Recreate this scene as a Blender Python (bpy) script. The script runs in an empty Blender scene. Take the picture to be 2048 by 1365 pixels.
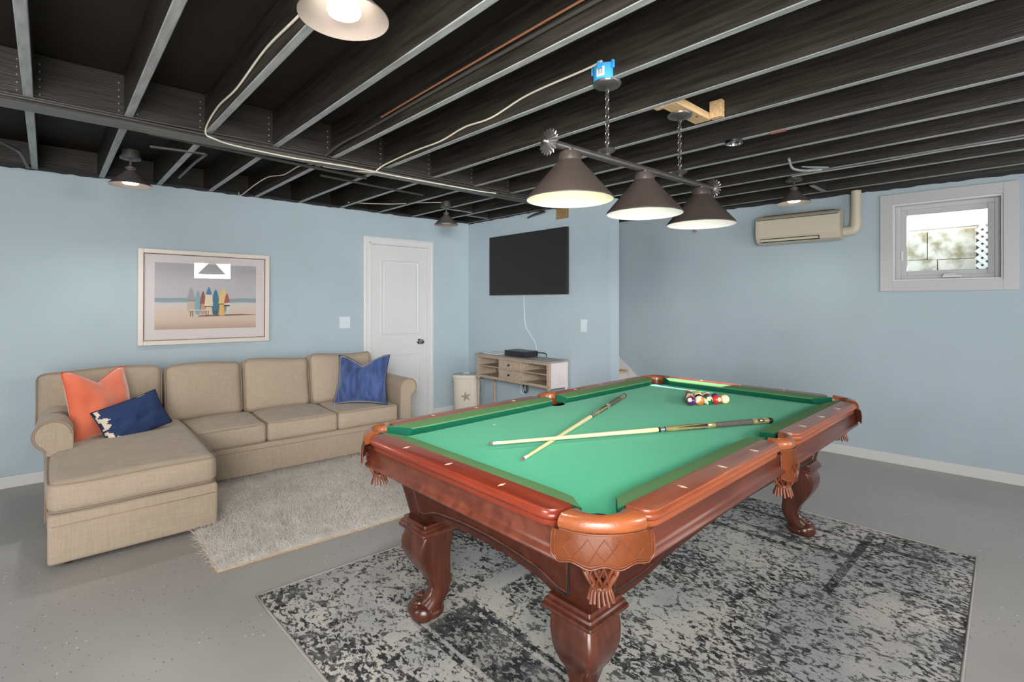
import bpy, bmesh, math, random
from mathutils import Vector, Matrix, noise
random.seed(7)
C = bpy.context.scene.collection
PI = math.pi
def srgb(r, g, b):
    f = lambda c: (c/255/12.92) if c/255 <= .04045 else ((c/255+.055)/1.055)**2.4
    return (f(r), f(g), f(b), 1)

# ---------------------------------------------------------------- materials
def mat(name, col, rough=.6, metal=0, spec=.5, noise_amt=0, noise_scale=8, col2=None, bump=0, bump_scale=60,
        stretch=(1, 1, 1), emit=None, emit_s=0, coat=0, sheen=0, detail=4, ior=None):
    m = bpy.data.materials.new(name); m.use_nodes = True
    nt = m.node_tree; N = nt.nodes; K = nt.links
    b = N['Principled BSDF']
    b.inputs['Base Color'].default_value = col
    b.inputs['Roughness'].default_value = rough
    b.inputs['Metallic'].default_value = metal
    b.inputs['Specular IOR Level'].default_value = spec
    if coat: b.inputs['Coat Weight'].default_value = coat; b.inputs['Coat Roughness'].default_value = .12
    if sheen: b.inputs['Sheen Weight'].default_value = sheen
    if emit: b.inputs['Emission Color'].default_value = emit; b.inputs['Emission Strength'].default_value = emit_s
    tc = mp = None
    if noise_amt or bump:
        tc = N.new('ShaderNodeTexCoord'); mp = N.new('ShaderNodeMapping')
        mp.inputs['Scale'].default_value = stretch
        K.new(tc.outputs['Object'], mp.inputs['Vector'])
    if noise_amt:
        n = N.new('ShaderNodeTexNoise'); n.inputs['Scale'].default_value = noise_scale; n.inputs['Detail'].default_value = detail
        K.new(mp.outputs[0], n.inputs['Vector'])
        r = N.new('ShaderNodeValToRGB')
        c2 = col2 or tuple(c*(1-noise_amt) for c in col[:3])+(1,)
        r.color_ramp.elements[0].color = c2; r.color_ramp.elements[1].color = col
        r.color_ramp.elements[0].position = .35; r.color_ramp.elements[1].position = .65
        K.new(n.outputs[0], r.inputs[0]); K.new(r.outputs[0], b.inputs['Base Color'])
    if bump:
        n2 = N.new('ShaderNodeTexNoise'); n2.inputs['Scale'].default_value = bump_scale; n2.inputs['Detail'].default_value = 3
        K.new(mp.outputs[0], n2.inputs['Vector'])
        bp = N.new('ShaderNodeBump'); bp.inputs['Strength'].default_value = bump; bp.inputs['Distance'].default_value = .01
        K.new(n2.outputs[0], bp.inputs['Height']); K.new(bp.outputs[0], b.inputs['Normal'])
    return m

M = {}
M['wall'] = mat('wall_paint_blue', srgb(170, 186, 195), .62, noise_amt=.04, noise_scale=3, bump=.06, bump_scale=220, spec=.35)
M['wall_edge'] = mat('rough_paint_edge', srgb(38, 40, 42), .8)
M['black'] = mat('black_wood_paint', srgb(56, 52, 46), .42, noise_amt=.6, noise_scale=9, stretch=(6, .35, 6), bump=.25, bump_scale=30, detail=6)
M['black_side'] = mat('black_girder_paint', srgb(60, 56, 50), .42, noise_amt=.5, noise_scale=9, stretch=(.35, 6, 6), bump=.2, bump_scale=30, detail=6)
M['joist_edge'] = mat('worn_black_bounce_lit', srgb(160, 163, 163), .38, noise_amt=.35, noise_scale=12, stretch=(4, .5, 4), detail=6)  # worn black paint, with floor bounce on the undersides put into its pale colour
M['deck'] = mat('black_deck_paint', srgb(33, 26, 19), .75, noise_amt=.5, noise_scale=2.5, detail=6)
M['white'] = mat('white_trim_paint', srgb(212, 212, 213), .42)
M['wtrim'] = mat('window_trim_paint', srgb(186, 186, 188), .5)
M['door'] = mat('white_door_paint', srgb(208, 209, 210), .45)
M['base'] = mat('baseboard_paint', srgb(205, 205, 204), .5)
M['plate'] = mat('white_plastic', srgb(205, 215, 222), .35)
M['dark'] = mat('dark_gap', srgb(20, 18, 16), .8)
M['steel'] = mat('brushed_steel', srgb(150, 150, 152), .25, metal=1)
M['chrome'] = mat('chrome', srgb(190, 190, 190), .15, metal=1)
M['pewter'] = mat('dark_pewter', srgb(120, 116, 114), .32, metal=.85, noise_amt=.2, noise_scale=20)
M['lampblack'] = mat('dark_bronze_paint', srgb(62, 54, 50), .38, noise_amt=.25, noise_scale=5, spec=.5)
M['lampblack2'] = mat('matte_black_shade', srgb(84, 79, 74), .45)
M['lampin2'] = mat('taupe_shade_inside', srgb(150, 138, 128), .45)
M['lampinner'] = mat('white_shade_lining', srgb(240, 236, 232), .5, emit=srgb(255, 245, 246), emit_s=.07)  # faint emission puts a lit look into the lining
M['lampinnerwarm'] = mat('cream_shade_lining', srgb(243, 238, 212), .5, emit=srgb(255, 244, 200), emit_s=.10)  # cream lining, its glow added as weak emission
M['bulb'] = mat('lit_bulb', (1, 1, 1, 1), .5, emit=(1, .97, .93, 1), emit_s=9)
M['bulboff'] = mat('frosted_bulb', srgb(215, 210, 205), .3)
M['conduit'] = mat('black_conduit', srgb(72, 70, 67), .4, metal=.2)
M['whitecable'] = mat('white_cable_jacket', srgb(208, 200, 184), .5)
M['copper'] = mat('copper_pipe', srgb(164, 112, 84), .4, metal=.3)
M['bluebox'] = mat('blue_plastic', srgb(58, 150, 208), .45)
M['pine'] = mat('raw_pine', srgb(222, 186, 138), .65, noise_amt=.3, noise_scale=14, stretch=(.6, 6, 6))
M['rawwood'] = mat('raw_plywood', srgb(150, 120, 78), .7, noise_amt=.3, noise_scale=20)
M['ac'] = mat('cream_plastic', srgb(198, 189, 170), .4)
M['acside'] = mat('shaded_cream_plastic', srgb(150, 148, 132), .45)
M['tvblack'] = mat('tv_screen_glass', srgb(44, 44, 44), .55, spec=.2)
M['tvedge'] = mat('tv_bezel', srgb(24, 24, 26), .35)
M['blackplastic'] = mat('black_plastic', srgb(34, 36, 40), .35)
M['paper'] = mat('white_paper', srgb(228, 228, 226), .6)
M['consolewood'] = mat('washed_wood', srgb(176, 158, 140), .55, noise_amt=.16, noise_scale=10, stretch=(3, .6, 3))
M['consoledark'] = mat('washed_wood_inside', srgb(150, 130, 112), .6, noise_amt=.16, noise_scale=10)
M['consoletop'] = mat('grey_washed_top', srgb(150, 145, 138), .4, noise_amt=.12, noise_scale=9)
M['consoleside'] = mat('white_washed_side', srgb(214, 206, 204), .55, noise_amt=.06, noise_scale=10)
M['knob'] = mat('bronze_knob', srgb(70, 60, 54), .35, metal=.7)
M['bin'] = mat('cream_enamel', srgb(214, 206, 192), .45, noise_amt=.06, noise_scale=6)
M['binlid'] = mat('aqua_lid', srgb(168, 182, 184), .5)
M['star'] = mat('tarnished_gold_star', srgb(160, 148, 124), .5, metal=.1)
M['glassframe'] = mat('champagne_frame', srgb(206, 198, 188), .35, metal=.15)
M['mat_board'] = mat('mat_board', srgb(214, 206, 206), .8)
M['darkline'] = mat('dark_inner_line', srgb(120, 95, 80), .5)

# sofa linen
def linen(name, col, d=.14):
    m = mat(name, col, .85, sheen=.15, spec=.2)
    nt = m.node_tree; N = nt.nodes; K = nt.links; b = N['Principled BSDF']
    tc = N.new('ShaderNodeTexCoord')
    out = []
    for s in ((420, 420, 18), (18, 18, 420)):
        mp = N.new('ShaderNodeMapping'); mp.inputs['Scale'].default_value = tuple(v/4 for v in s)
        K.new(tc.outputs['Object'], mp.inputs[0])
        n = N.new('ShaderNodeTexNoise'); n.inputs['Scale'].default_value = 2.2; n.inputs['Detail'].default_value = 3
        K.new(mp.outputs[0], n.inputs[0]); out.append(n)
    ad = N.new('ShaderNodeMath'); ad.operation = 'ADD'; K.new(out[0].outputs[0], ad.inputs[0]); K.new(out[1].outputs[0], ad.inputs[1])
    r = N.new('ShaderNodeValToRGB'); r.color_ramp.elements[0].position = .75*.5+.1; r.color_ramp.elements[1].position = .65
    mr = N.new('ShaderNodeMapRange'); mr.inputs[1].default_value = .7; mr.inputs[2].default_value = 1.3
    K.new(ad.outputs[0], mr.inputs[0])
    r.color_ramp.elements[0].position = .15; r.color_ramp.elements[1].position = .85
    r.color_ramp.elements[0].color = tuple(c*(1-d*1.6) for c in col[:3])+(1,); r.color_ramp.elements[1].color = tuple(min(1, c*(1+d)) for c in col[:3])+(1,)
    K.new(mr.outputs[0], r.inputs[0]); K.new(r.outputs[0], b.inputs['Base Color'])
    bp = N.new('ShaderNodeBump'); bp.inputs['Strength'].default_value = .25; bp.inputs['Distance'].default_value = .004
    K.new(mr.outputs[0], bp.inputs['Height']); K.new(bp.outputs[0], b.inputs['Normal'])
    return m
M['linen'] = linen('taupe_linen', srgb(168, 152, 134), .06)
M['piping'] = mat('taupe_piping', srgb(150, 131, 112), .85)
M['orange'] = mat('orange_velvet', srgb(226, 118, 84), .8, noise_amt=.3, noise_scale=5, sheen=.8, col2=srgb(212, 98, 62), bump=.1, bump_scale=30)
M['navy'] = mat('navy_weave', srgb(36, 58, 104), .85, noise_amt=.3, noise_scale=60, stretch=(1, 1, 4), bump=.3, bump_scale=200)
M['bluevelvet'] = mat('blue_velvet', srgb(54, 80, 140), .7, noise_amt=.7, noise_scale=9, stretch=(3, 3, .8), col2=srgb(24, 46, 88), sheen=.6, detail=7)
M['navyedge'] = mat('navy_edge', srgb(20, 28, 52), .8)
M['cream'] = mat('cream_weave', srgb(214, 200, 180), .85)
M['footwood'] = mat('dark_foot_wood', srgb(60, 36, 26), .4)

# pool table
M['felt'] = mat('green_cloth', srgb(72, 180, 138), .9, noise_amt=.05, noise_scale=3, spec=.12, sheen=.1, bump=.05, bump_scale=500)
M['nose'] = mat('shaded_green_cushion_face', srgb(16, 88, 66), .9, spec=.15)  # same cloth as the cushion, with the face's shade painted into the colour
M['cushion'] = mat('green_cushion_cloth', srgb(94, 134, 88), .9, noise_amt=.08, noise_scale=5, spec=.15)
def wood(name, c1, c2, rough=.32, coat=.2, stretch=(.8, 9, 9)):
    m = mat(name, c1, rough, coat=coat, spec=.5)
    nt = m.node_tree; N = nt.nodes; K = nt.links; b = N['Principled BSDF']
    tc = N.new('ShaderNodeTexCoord'); mp = N.new('ShaderNodeMapping'); mp.inputs['Scale'].default_value = stretch
    K.new(tc.outputs['Object'], mp.inputs[0])
    n = N.new('ShaderNodeTexNoise'); n.inputs['Scale'].default_value = 2.4; n.inputs['Detail'].default_value = 7; n.inputs['Distortion'].default_value = .6
    K.new(mp.outputs[0], n.inputs[0])
    r = N.new('ShaderNodeValToRGB'); r.color_ramp.elements[0].position = .3; r.color_ramp.elements[1].position = .72
    r.color_ramp.elements[0].color = c2; r.color_ramp.elements[1].color = c1
    K.new(n.outputs[0], r.inputs[0]); K.new(r.outputs[0], b.inputs['Base Color'])
    return m
M['rail'] = wood('cherry_rail_wood', srgb(158, 84, 50), srgb(126, 60, 36))
M['rail_y'] = wood('cherry_rail_wood_cross', srgb(136, 54, 32), srgb(104, 36, 22), stretch=(9, .8, 9))
M['cab'] = wood('cherry_cabinet_wood', srgb(112, 58, 40), srgb(76, 34, 24))
M['leg'] = wood('dark_cherry_leg_wood', srgb(94, 50, 36), srgb(58, 28, 20), rough=.27, stretch=(8, 8, 1))
M['leather'] = mat('cognac_leather', srgb(150, 80, 42), .33, noise_amt=.25, noise_scale=9, bump=.12, bump_scale=160, coat=.35)
M['leatherdark'] = mat('dark_leather_fringe', srgb(116, 62, 38), .4, noise_amt=.35, noise_scale=14)
M['sight'] = mat('pearl_sight', srgb(240, 215, 176), .3)
M['shaft'] = mat('maple_shaft', srgb(216, 202, 154), .3, coat=.3)
M['butt'] = mat('amber_butt', srgb(150, 136, 84), .25, noise_amt=.3, noise_scale=20, coat=.4)
M['wrap'] = mat('linen_wrap', srgb(98, 92, 84), .8, noise_amt=.5, noise_scale=300)
M['rubber'] = mat('black_rubber', srgb(14, 14, 16), .5)
M['ferrule'] = mat('silver_ring', srgb(190, 195, 200), .2, metal=.8)
M['tip'] = mat('leather_tip', srgb(120, 92, 84), .8)
M['inlay'] = mat('black_inlay', srgb(30, 28, 26), .3)

# floor: grey epoxy with flakes
def floor_mat():
    m = mat('grey_epoxy_floor', srgb(134, 131, 128), .36, spec=.45)
    nt = m.node_tree; N = nt.nodes; K = nt.links; b = N['Principled BSDF']
    tc = N.new('ShaderNodeTexCoord')
    n = N.new('ShaderNodeTexNoise'); n.inputs['Scale'].default_value = 1.2; n.inputs['Detail'].default_value = 5
    K.new(tc.outputs['Object'], n.inputs[0])
    r = N.new('ShaderNodeValToRGB'); r.color_ramp.elements[0].position = .3; r.color_ramp.elements[1].position = .7
    r.color_ramp.elements[0].color = srgb(152, 149, 146); r.color_ramp.elements[1].color = srgb(168, 165, 162)
    K.new(n.outputs[0], r.inputs[0])
    last = r.outputs[0]
    dens = N.new('ShaderNodeTexNoise'); dens.inputs['Scale'].default_value = .9; K.new(tc.outputs['Object'], dens.inputs[0])
    for sc, thr, col in ((38, .12, srgb(52, 50, 50)), (33, .11, srgb(226, 224, 220)), (75, .16, srgb(70, 68, 68)), (24, .09, srgb(170, 150, 138))):
        v = N.new('ShaderNodeTexVoronoi'); v.inputs['Scale'].default_value = sc
        mp = N.new('ShaderNodeMapping'); mp.inputs['Location'].default_value = (sc*.37, sc*.11, 0)
        K.new(tc.outputs['Object'], mp.inputs[0]); K.new(mp.outputs[0], v.inputs[0])
        c = N.new('ShaderNodeMath'); c.operation = 'LESS_THAN'; c.inputs[1].default_value = thr
        K.new(v.outputs['Distance'], c.inputs[0])
        sep = N.new('ShaderNodeSeparateColor'); K.new(v.outputs['Color'], sep.inputs[0])
        g = N.new('ShaderNodeMath'); g.operation = 'GREATER_THAN'; g.inputs[1].default_value = .78
        K.new(sep.outputs[0], g.inputs[0])
        mu = N.new('ShaderNodeMath'); mu.operation = 'MULTIPLY'; K.new(c.outputs[0], mu.inputs[0]); K.new(g.outputs[0], mu.inputs[1])
        dg = N.new('ShaderNodeMath'); dg.operation = 'GREATER_THAN'; dg.inputs[1].default_value = .44; K.new(dens.outputs[0], dg.inputs[0])
        mu2 = N.new('ShaderNodeMath'); mu2.operation = 'MULTIPLY'; K.new(mu.outputs[0], mu2.inputs[0]); K.new(dg.outputs[0], mu2.inputs[1])
        mx = N.new('ShaderNodeMix'); mx.data_type = 'RGBA'; mx.inputs[7].default_value = col
        K.new(mu2.outputs[0], mx.inputs[0]); K.new(last, mx.inputs[6]); last = mx.outputs[2]
    K.new(last, b.inputs['Base Color'])
    return m
M['floor'] = floor_mat()

def rug_mat():
    m = mat('distressed_rug_pile', srgb(180, 178, 175), .95, spec=.1)
    nt = m.node_tree; N = nt.nodes; K = nt.links; b = N['Principled BSDF']
    tc = N.new('ShaderNodeTexCoord'); O = tc.outputs['Object']
    def math_(op, a, bb=None, c=None, clamp=False):
        n = N.new('ShaderNodeMath'); n.operation = op; n.use_clamp = clamp
        for i, v in enumerate((a, bb, c)):
            if v is None: continue
            if hasattr(v, 'links') or hasattr(v, 'is_output'): K.new(v, n.inputs[i])
            else: n.inputs[i].default_value = v
        return n.outputs[0]
    def noi(scale, det=4, dist=0, stretch=(1, 1, 1), loc=(0, 0, 0), rough=.5):
        mp = N.new('ShaderNodeMapping'); mp.inputs['Scale'].default_value = stretch; mp.inputs['Location'].default_value = loc
        K.new(O, mp.inputs[0]); n = N.new('ShaderNodeTexNoise'); n.inputs['Scale'].default_value = scale
        n.inputs['Detail'].default_value = det; n.inputs['Distortion'].default_value = dist; n.inputs['Roughness'].default_value = rough
        K.new(mp.outputs[0], n.inputs[0]); return n.outputs[0]
    sep = N.new('ShaderNodeSeparateXYZ'); K.new(O, sep.inputs[0]); X, Y = sep.outputs[0], sep.outputs[1]
    fine = noi(44, 6, .5, (1.3, .8, 1), rough=.66)
    mid = noi(11, 3, 1.2, (1, 1, 1), (3, 1, 0))
    big = noi(2.2, 4, .3, (1, 1, 1), (5, 2, 0), rough=.6)
    dn = N.new('ShaderNodeTexNoise'); dn.inputs['Scale'].default_value = 9; dn.inputs['Detail'].default_value = 3; K.new(O, dn.inputs[0])
    va = N.new('ShaderNodeVectorMath'); va.operation = 'MULTIPLY_ADD'; va.inputs[1].default_value = (.16, .16, 0); K.new(dn.outputs[1], va.inputs[0]); K.new(O, va.inputs[2])
    vo = N.new('ShaderNodeTexVoronoi'); vo.feature = 'DISTANCE_TO_EDGE'; vo.inputs['Scale'].default_value = 5; K.new(va.outputs[0], vo.inputs[0])
    vine = math_('MULTIPLY', math_('LESS_THAN', vo.outputs[0], .028), math_('GREATER_THAN', fine, .49))
    vf = N.new('ShaderNodeTexVoronoi'); vf.inputs['Scale'].default_value = 4.5; K.new(va.outputs[0], vf.inputs[0])
    ring = math_('LESS_THAN', math_('ABSOLUTE', math_('SUBTRACT', vf.outputs[0], .26)), .035)
    dot = math_('LESS_THAN', vf.outputs[0], .10)
    fl = math_('MULTIPLY', math_('MAXIMUM', ring, dot), math_('GREATER_THAN', fine, .50))
    # patchwork blocks with dark border bands
    def band(axis, c, w): return math_('LESS_THAN', math_('ABSOLUTE', math_('SUBTRACT', axis, c)), w)
    def between(axis, a, b_): return math_('MULTIPLY', math_('GREATER_THAN', axis, a), math_('LESS_THAN', axis, b_))
    bands = None
    for ax, c, w, oth, lo, hi in ((X, -.92, .10, Y, -1.1, .46), (X, .86, .02, Y, -.4, .62), (X, .97, .02, Y, -.6, .45), (Y, .83, .02, X, -.2, 1.1),
                                  (Y, .63, .10, X, .15, 1.15), (Y, -.62, .02, X, .5, 1.4), (X, -.79, .012, Y, -1.1, .5), (X, -1.05, .012, Y, -1.1, .5), (X, 1.22, .02, Y, -.9, .3)):
        t = math_('MULTIPLY', band(ax, c, w), between(oth, lo, hi))
        bands = t if bands is None else math_('MAXIMUM', bands, t)
    # threshold of fine noise
    thr = math_('ADD', .513, math_('MULTIPLY', math_('SUBTRACT', big, .5), -.50))
    thr = math_('SUBTRACT', thr, math_('MULTIPLY', bands, .10))
    # plain worn strips between blocks
    strip = math_('MAXIMUM', math_('MULTIPLY', band(X, -.70, .055), between(Y, -1.2, .55)), math_('MULTIPLY', band(Y, .50, .05), between(X, -1.2, -.2)))
    thr = math_('ADD', thr, math_('MULTIPLY', strip, .12))
    # denser around the edge
    ex = math_('GREATER_THAN', math_('ABSOLUTE', X), 1.20); ey = math_('GREATER_THAN', math_('ABSOLUTE', Y), .86)
    thr = math_('SUBTRACT', thr, math_('MULTIPLY', math_('MAXIMUM', ex, ey), .035))
    d1 = math_('MULTIPLY', math_('SUBTRACT', fine, thr), 20, clamp=True)
    dark = math_('MAXIMUM', d1, math_('MULTIPLY', math_('MAXIMUM', vine, fl), .85))
    dark = math_('MAXIMUM', dark, math_('MULTIPLY', bands, .30))
    r1 = N.new('ShaderNodeValToRGB'); K.new(noi(2.0, 4, 0, (1, 1, 1), (8, 8, 0)), r1.inputs[0])
    r1.color_ramp.elements[0].color = srgb(166, 167, 167); r1.color_ramp.elements[1].color = srgb(196, 190, 184)
    r1.color_ramp.elements[0].position = .4; r1.color_ramp.elements[1].position = .6
    r2 = N.new('ShaderNodeValToRGB'); K.new(mid, r2.inputs[0])
    r2.color_ramp.elements[0].color = srgb(52, 54, 57); r2.color_ramp.elements[1].color = srgb(100, 101, 100)
    r2.color_ramp.elements[0].position = .42; r2.color_ramp.elements[1].position = .64
    sp = noi(240, 2)
    mx = N.new('ShaderNodeMix'); mx.data_type = 'RGBA'; K.new(dark, mx.inputs[0]); K.new(r1.outputs[0], mx.inputs[6]); K.new(r2.outputs[0], mx.inputs[7])
    m2 = N.new('ShaderNodeMix'); m2.data_type = 'RGBA'; m2.blend_type = 'MULTIPLY'; m2.inputs[0].default_value = .35
    rs = N.new('ShaderNodeValToRGB'); K.new(sp, rs.inputs[0]); rs.color_ramp.elements[0].position = .35; rs.color_ramp.elements[1].position = .6
    rs.color_ramp.elements[0].color = (.5, .5, .5, 1)
    K.new(mx.outputs[2], m2.inputs[6]); K.new(rs.outputs[0], m2.inputs[7])
    K.new(m2.outputs[2], b.inputs['Base Color'])
    bp = N.new('ShaderNodeBump'); bp.inputs['Strength'].default_value = .3; bp.inputs['Distance'].default_value = .005
    K.new(sp, bp.inputs['Height']); K.new(bp.outputs[0], b.inputs['Normal'])
    return m
M['rug'] = rug_mat()
M['rugedge'] = mat('rug_binding', srgb(158, 153, 146), .9)
M['shag'] = mat('shag_pile', srgb(226, 220, 213), .95, noise_amt=.2, noise_scale=14, detail=8, bump=.6, bump_scale=160, spec=.1)
M['shagedge'] = mat('tan_rug_backing', srgb(178, 156, 128), .9)

# ---------------------------------------------------------------- mesh helpers
def link(name, bm, m, parent=None, smooth=None, loc=None, rz=None):
    me = bpy.data.meshes.new(name)
    bmesh.ops.recalc_face_normals(bm, faces=bm.faces)
    bm.to_mesh(me); bm.free()
    ms = m if isinstance(m, (list, tuple)) else [m]
    for x in ms: me.materials.append(x)
    if smooth is not None:
        for p in me.polygons: p.use_smooth = True
        me.set_sharp_from_angle(angle=math.radians(smooth))
    o = bpy.data.objects.new(name, me); C.objects.link(o)
    if parent: o.parent = parent
    if loc: o.location = loc
    if rz is not None: o.rotation_euler = (0, 0, rz)
    return o
def empty(name, loc=(0, 0, 0), rz=0, label=None, cat=None, group=None, kind=None):
    o = bpy.data.objects.new(name, None); C.objects.link(o); o.location = loc; o.rotation_euler = (0, 0, rz)
    o.empty_display_size = .05
    return tag(o, label, cat, group, kind)
def tag(o, label=None, cat=None, group=None, kind=None):
    if label: o['label'] = label
    if cat: o['category'] = cat
    if group: o['group'] = group
    if kind: o['kind'] = kind
    return o
def NB(): return bmesh.new()
def box(bm, x0, x1, y0, y1, z0, z1, bev=0, seg=2, mi=0):
    v = [bm.verts.new((x, y, z)) for z in (z0, z1) for y in (y0, y1) for x in (x0, x1)]
    fs = [bm.faces.new([v[i] for i in f]) for f in ((0, 2, 3, 1), (4, 5, 7, 6), (0, 1, 5, 4), (2, 6, 7, 3), (0, 4, 6, 2), (1, 3, 7, 5))]
    for f in fs: f.material_index = mi
    if bev:
        es = list({e for f in fs for e in f.edges})
        bmesh.ops.bevel(bm, geom=es, offset=bev, segments=seg, affect='EDGES', profile=.5)
    return fs
def obox(bm, c, ux, half, bev=0, mi=0):
    """box at centre c with horizontal axis ux, half sizes (a,b,h)"""
    n0 = len(bm.verts)
    b2 = bmesh.new(); box(b2, -half[0], half[0], -half[1], half[1], -half[2], half[2], bev)
    an = math.atan2(ux[1], ux[0])
    b2.transform(Matrix.Translation(c) @ Matrix.Rotation(an, 4, 'Z'))
    merge(bm, b2, mi)
def merge(bm, b2, mi=None):
    me = bpy.data.meshes.new('tmp_merge'); 
    if mi is not None:
        for f in b2.faces: f.material_index = mi
    b2.to_mesh(me); b2.free(); bm.from_mesh(me); bpy.data.meshes.remove(me)
def tube(bm, pts, r, seg=8, cap=True, rs=None, mi=0, closed=False, flat=None):
    pts = [Vector(p) for p in pts]; n = len(pts); rings = []
    up = Vector((0, 0, 1)); pn = None
    for i, p in enumerate(pts):
        if closed: t = pts[(i+1) % n]-pts[i-1]
        else: t = pts[min(i+1, n-1)]-pts[max(i-1, 0)]
        t.normalize()
        if pn is None:
            a = up if abs(t.z) < .9 else Vector((1, 0, 0))
            nrm = (a-t*a.dot(t)).normalized()
        else: nrm = (pn-t*pn.dot(t)).normalized()
        pn = nrm; bn = t.cross(nrm); rr = rs[i] if rs else r
        fl = flat or 1
        rings.append([bm.verts.new(p+nrm*math.cos(2*PI*k/seg)*rr*fl+bn*math.sin(2*PI*k/seg)*rr) for k in range(seg)])
    m = n if closed else n-1
    for i in range(m):
        a, b = rings[i], rings[(i+1) % n]
        for k in range(seg):
            f = bm.faces.new((a[k], a[(k+1) % seg], b[(k+1) % seg], b[k])); f.material_index = mi
    if cap and not closed:
        bm.faces.new(rings[0][::-1]).material_index = mi; bm.faces.new(rings[-1]).material_index = mi
def lathe(bm, prof, seg=24, c=(0, 0, 0), mi=0, cap=True):
    rings = []
    for r, z in prof:
        rings.append([bm.verts.new((c[0]+r*math.cos(2*PI*k/seg), c[1]+r*math.sin(2*PI*k/seg), c[2]+z)) for k in range(seg)])
    for a, b in zip(rings, rings[1:]):
        for k in range(seg): bm.faces.new((a[k], a[(k+1) % seg], b[(k+1) % seg], b[k])).material_index = mi
    if cap:
        if prof[0][0] > 1e-5: bm.faces.new(rings[0][::-1]).material_index = mi
        if prof[-1][0] > 1e-5: bm.faces.new(rings[-1]).material_index = mi
    bmesh.ops.remove_doubles(bm, verts=[v for rg in (rings[0], rings[-1]) for v in rg], dist=1e-6)
def loft(bm, rings, cap=True, mi=0, closed=True):
    vs = [[bm.verts.new(p) for p in r] for r in rings]
    n = len(vs[0])
    for a, b in zip(vs, vs[1:]):
        for k in range(n if closed else n-1): bm.faces.new((a[k], a[(k+1) % n], b[(k+1) % n], b[k])).material_index = mi
    if cap:
        bm.faces.new(vs[0][::-1]).material_index = mi; bm.faces.new(vs[-1]).material_index = mi
    return vs
def rrect(x0, x1, y0, y1, rad, seg=6):
    """rad = 4 radii at (x0,y0),(x1,y0),(x1,y1),(x0,y1)"""
    if not isinstance(rad, (list, tuple)): rad = [rad]*4
    out = []
    for (cx, cy, sx, sy, a0), r in zip(((x0, y0, 1, 1, PI), (x1, y0, -1, 1, 1.5*PI), (x1, y1, -1, -1, 0), (x0, y1, 1, -1, .5*PI)), rad):
        ox, oy = cx+sx*r, cy+sy*r
        for k in range(seg+1):
            a = a0+.5*PI*k/seg; out.append((ox+r*math.cos(a), oy+r*math.sin(a)))
    return out
def rbox(bm, half, r, n=8, f=None, mi=0, e=(0, .35, .7, 1)):
    """rounded box; half sizes, edge radius r; f deforms the final point (p, unit)"""
    ax = []
    for h in half:
        q = [-h+r*t for t in e]
        q += [-h+r+(2*h-2*r)*k/n for k in range(1, n)]
        q += [h-r*t for t in reversed(e)]
        ax.append(q)
    def mp(p):
        c = Vector([max(-(h-r), min(h-r, v)) for v, h in zip(p, half)])
        d = Vector(p)-c
        w = c+d.normalized()*r if d.length > 1e-9 else Vector(p)
        if f: w = f(w, Vector([v/h for v, h in zip(p, half)]))
        return w
    for a in range(3):
        b_, c_ = (a+1) % 3, (a+2) % 3
        for s in (-1, 1):
            g = []
            for u in ax[b_]:
                row = []
                for v in ax[c_]:
                    p = [0, 0, 0]; p[a] = s*half[a]; p[b_] = u; p[c_] = v
                    row.append(bm.verts.new(mp(p)))
                g.append(row)
            for i in range(len(g)-1):
                for j in range(len(g[0])-1):
                    fs = bm.faces.new((g[i][j], g[i+1][j], g[i+1][j+1], g[i][j+1])); fs.material_index = mi
    bmesh.ops.remove_doubles(bm, verts=bm.verts[:], dist=1e-5)
def sphere(bm, c, r, sc=(1, 1, 1), u=16, v=10, mi=0, rot=None):
    b2 = bmesh.new(); bmesh.ops.create_uvsphere(b2, u_segments=u, v_segments=v, radius=r)
    mt = Matrix.Translation(c)
    if rot is not None: mt = mt @ rot
    b2.transform(mt @ Matrix.Diagonal((*sc, 1))); merge(bm, b2, mi)
def smoothpath(pts, n=6):
    """Catmull-Rom"""
    P = [Vector(p) for p in pts]; out = []
    for i in range(len(P)-1):
        p0, p1, p2, p3 = P[max(i-1, 0)], P[i], P[i+1], P[min(i+2, len(P)-1)]
        for k in range(n):
            t = k/n
            out.append(.5*((2*p1)+(-p0+p2)*t+(2*p0-5*p1+4*p2-p3)*t*t+(-p0+3*p1-3*p2+p3)*t**3))
    out.append(P[-1]); return out

# ================================================================ SETTING
H = 2.40
DL = (.99945, -.0332)                       # direction of the sofa wall
def LY(x): return 5.313+(x+.253)*-.0332      # its front face
def RX(y): return 5.309+(y-1.512)*-.0673     # front face of the window wall
def TX(y): return 3.975+(y-2.909)*.0141      # front face of the TV partition

def prism(bm, poly, z0, z1, mi=0):
    a = [bm.verts.new((x, y, z0)) for x, y in poly]; b = [bm.verts.new((x, y, z1)) for x, y in poly]
    n = len(poly)
    bm.faces.new(a[::-1]).material_index = mi; bm.faces.new(b).material_index = mi
    for k in range(n): bm.faces.new((a[k], a[(k+1) % n], b[(k+1) % n], b[k])).material_index = mi

bm = NB(); prism(bm, [(-3.2, -2.6), (6.0, -2.6), (5.5, 6.3), (-3.2, 6.3)], -.1, 0)
tag(link('floor', bm, M['floor']), kind='structure')
def rough_top(bm, p0, p1, z, thick=.012):
    """irregular black paint line along a wall top"""
    p0, p1 = Vector((*p0, z)), Vector((*p1, z)); n = int((p1-p0).length/.05)
    d = (p1-p0)/n; nr = Vector((0, 0, 1)).cross(d).normalized()*.0015
    rnd = random.Random(int(p0.x*31+p0.y*7))
    top = [p0+d*k+nr for k in range(n+1)]
    v1 = [bm.verts.new(q+Vector((0, 0, .02))) for q in top]
    v2 = [bm.verts.new(q-Vector((0, 0, rnd.uniform(.002, thick)))) for q in top]
    for k in range(n): bm.faces.new((v1[k], v1[k+1], v2[k+1], v2[k]))
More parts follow.
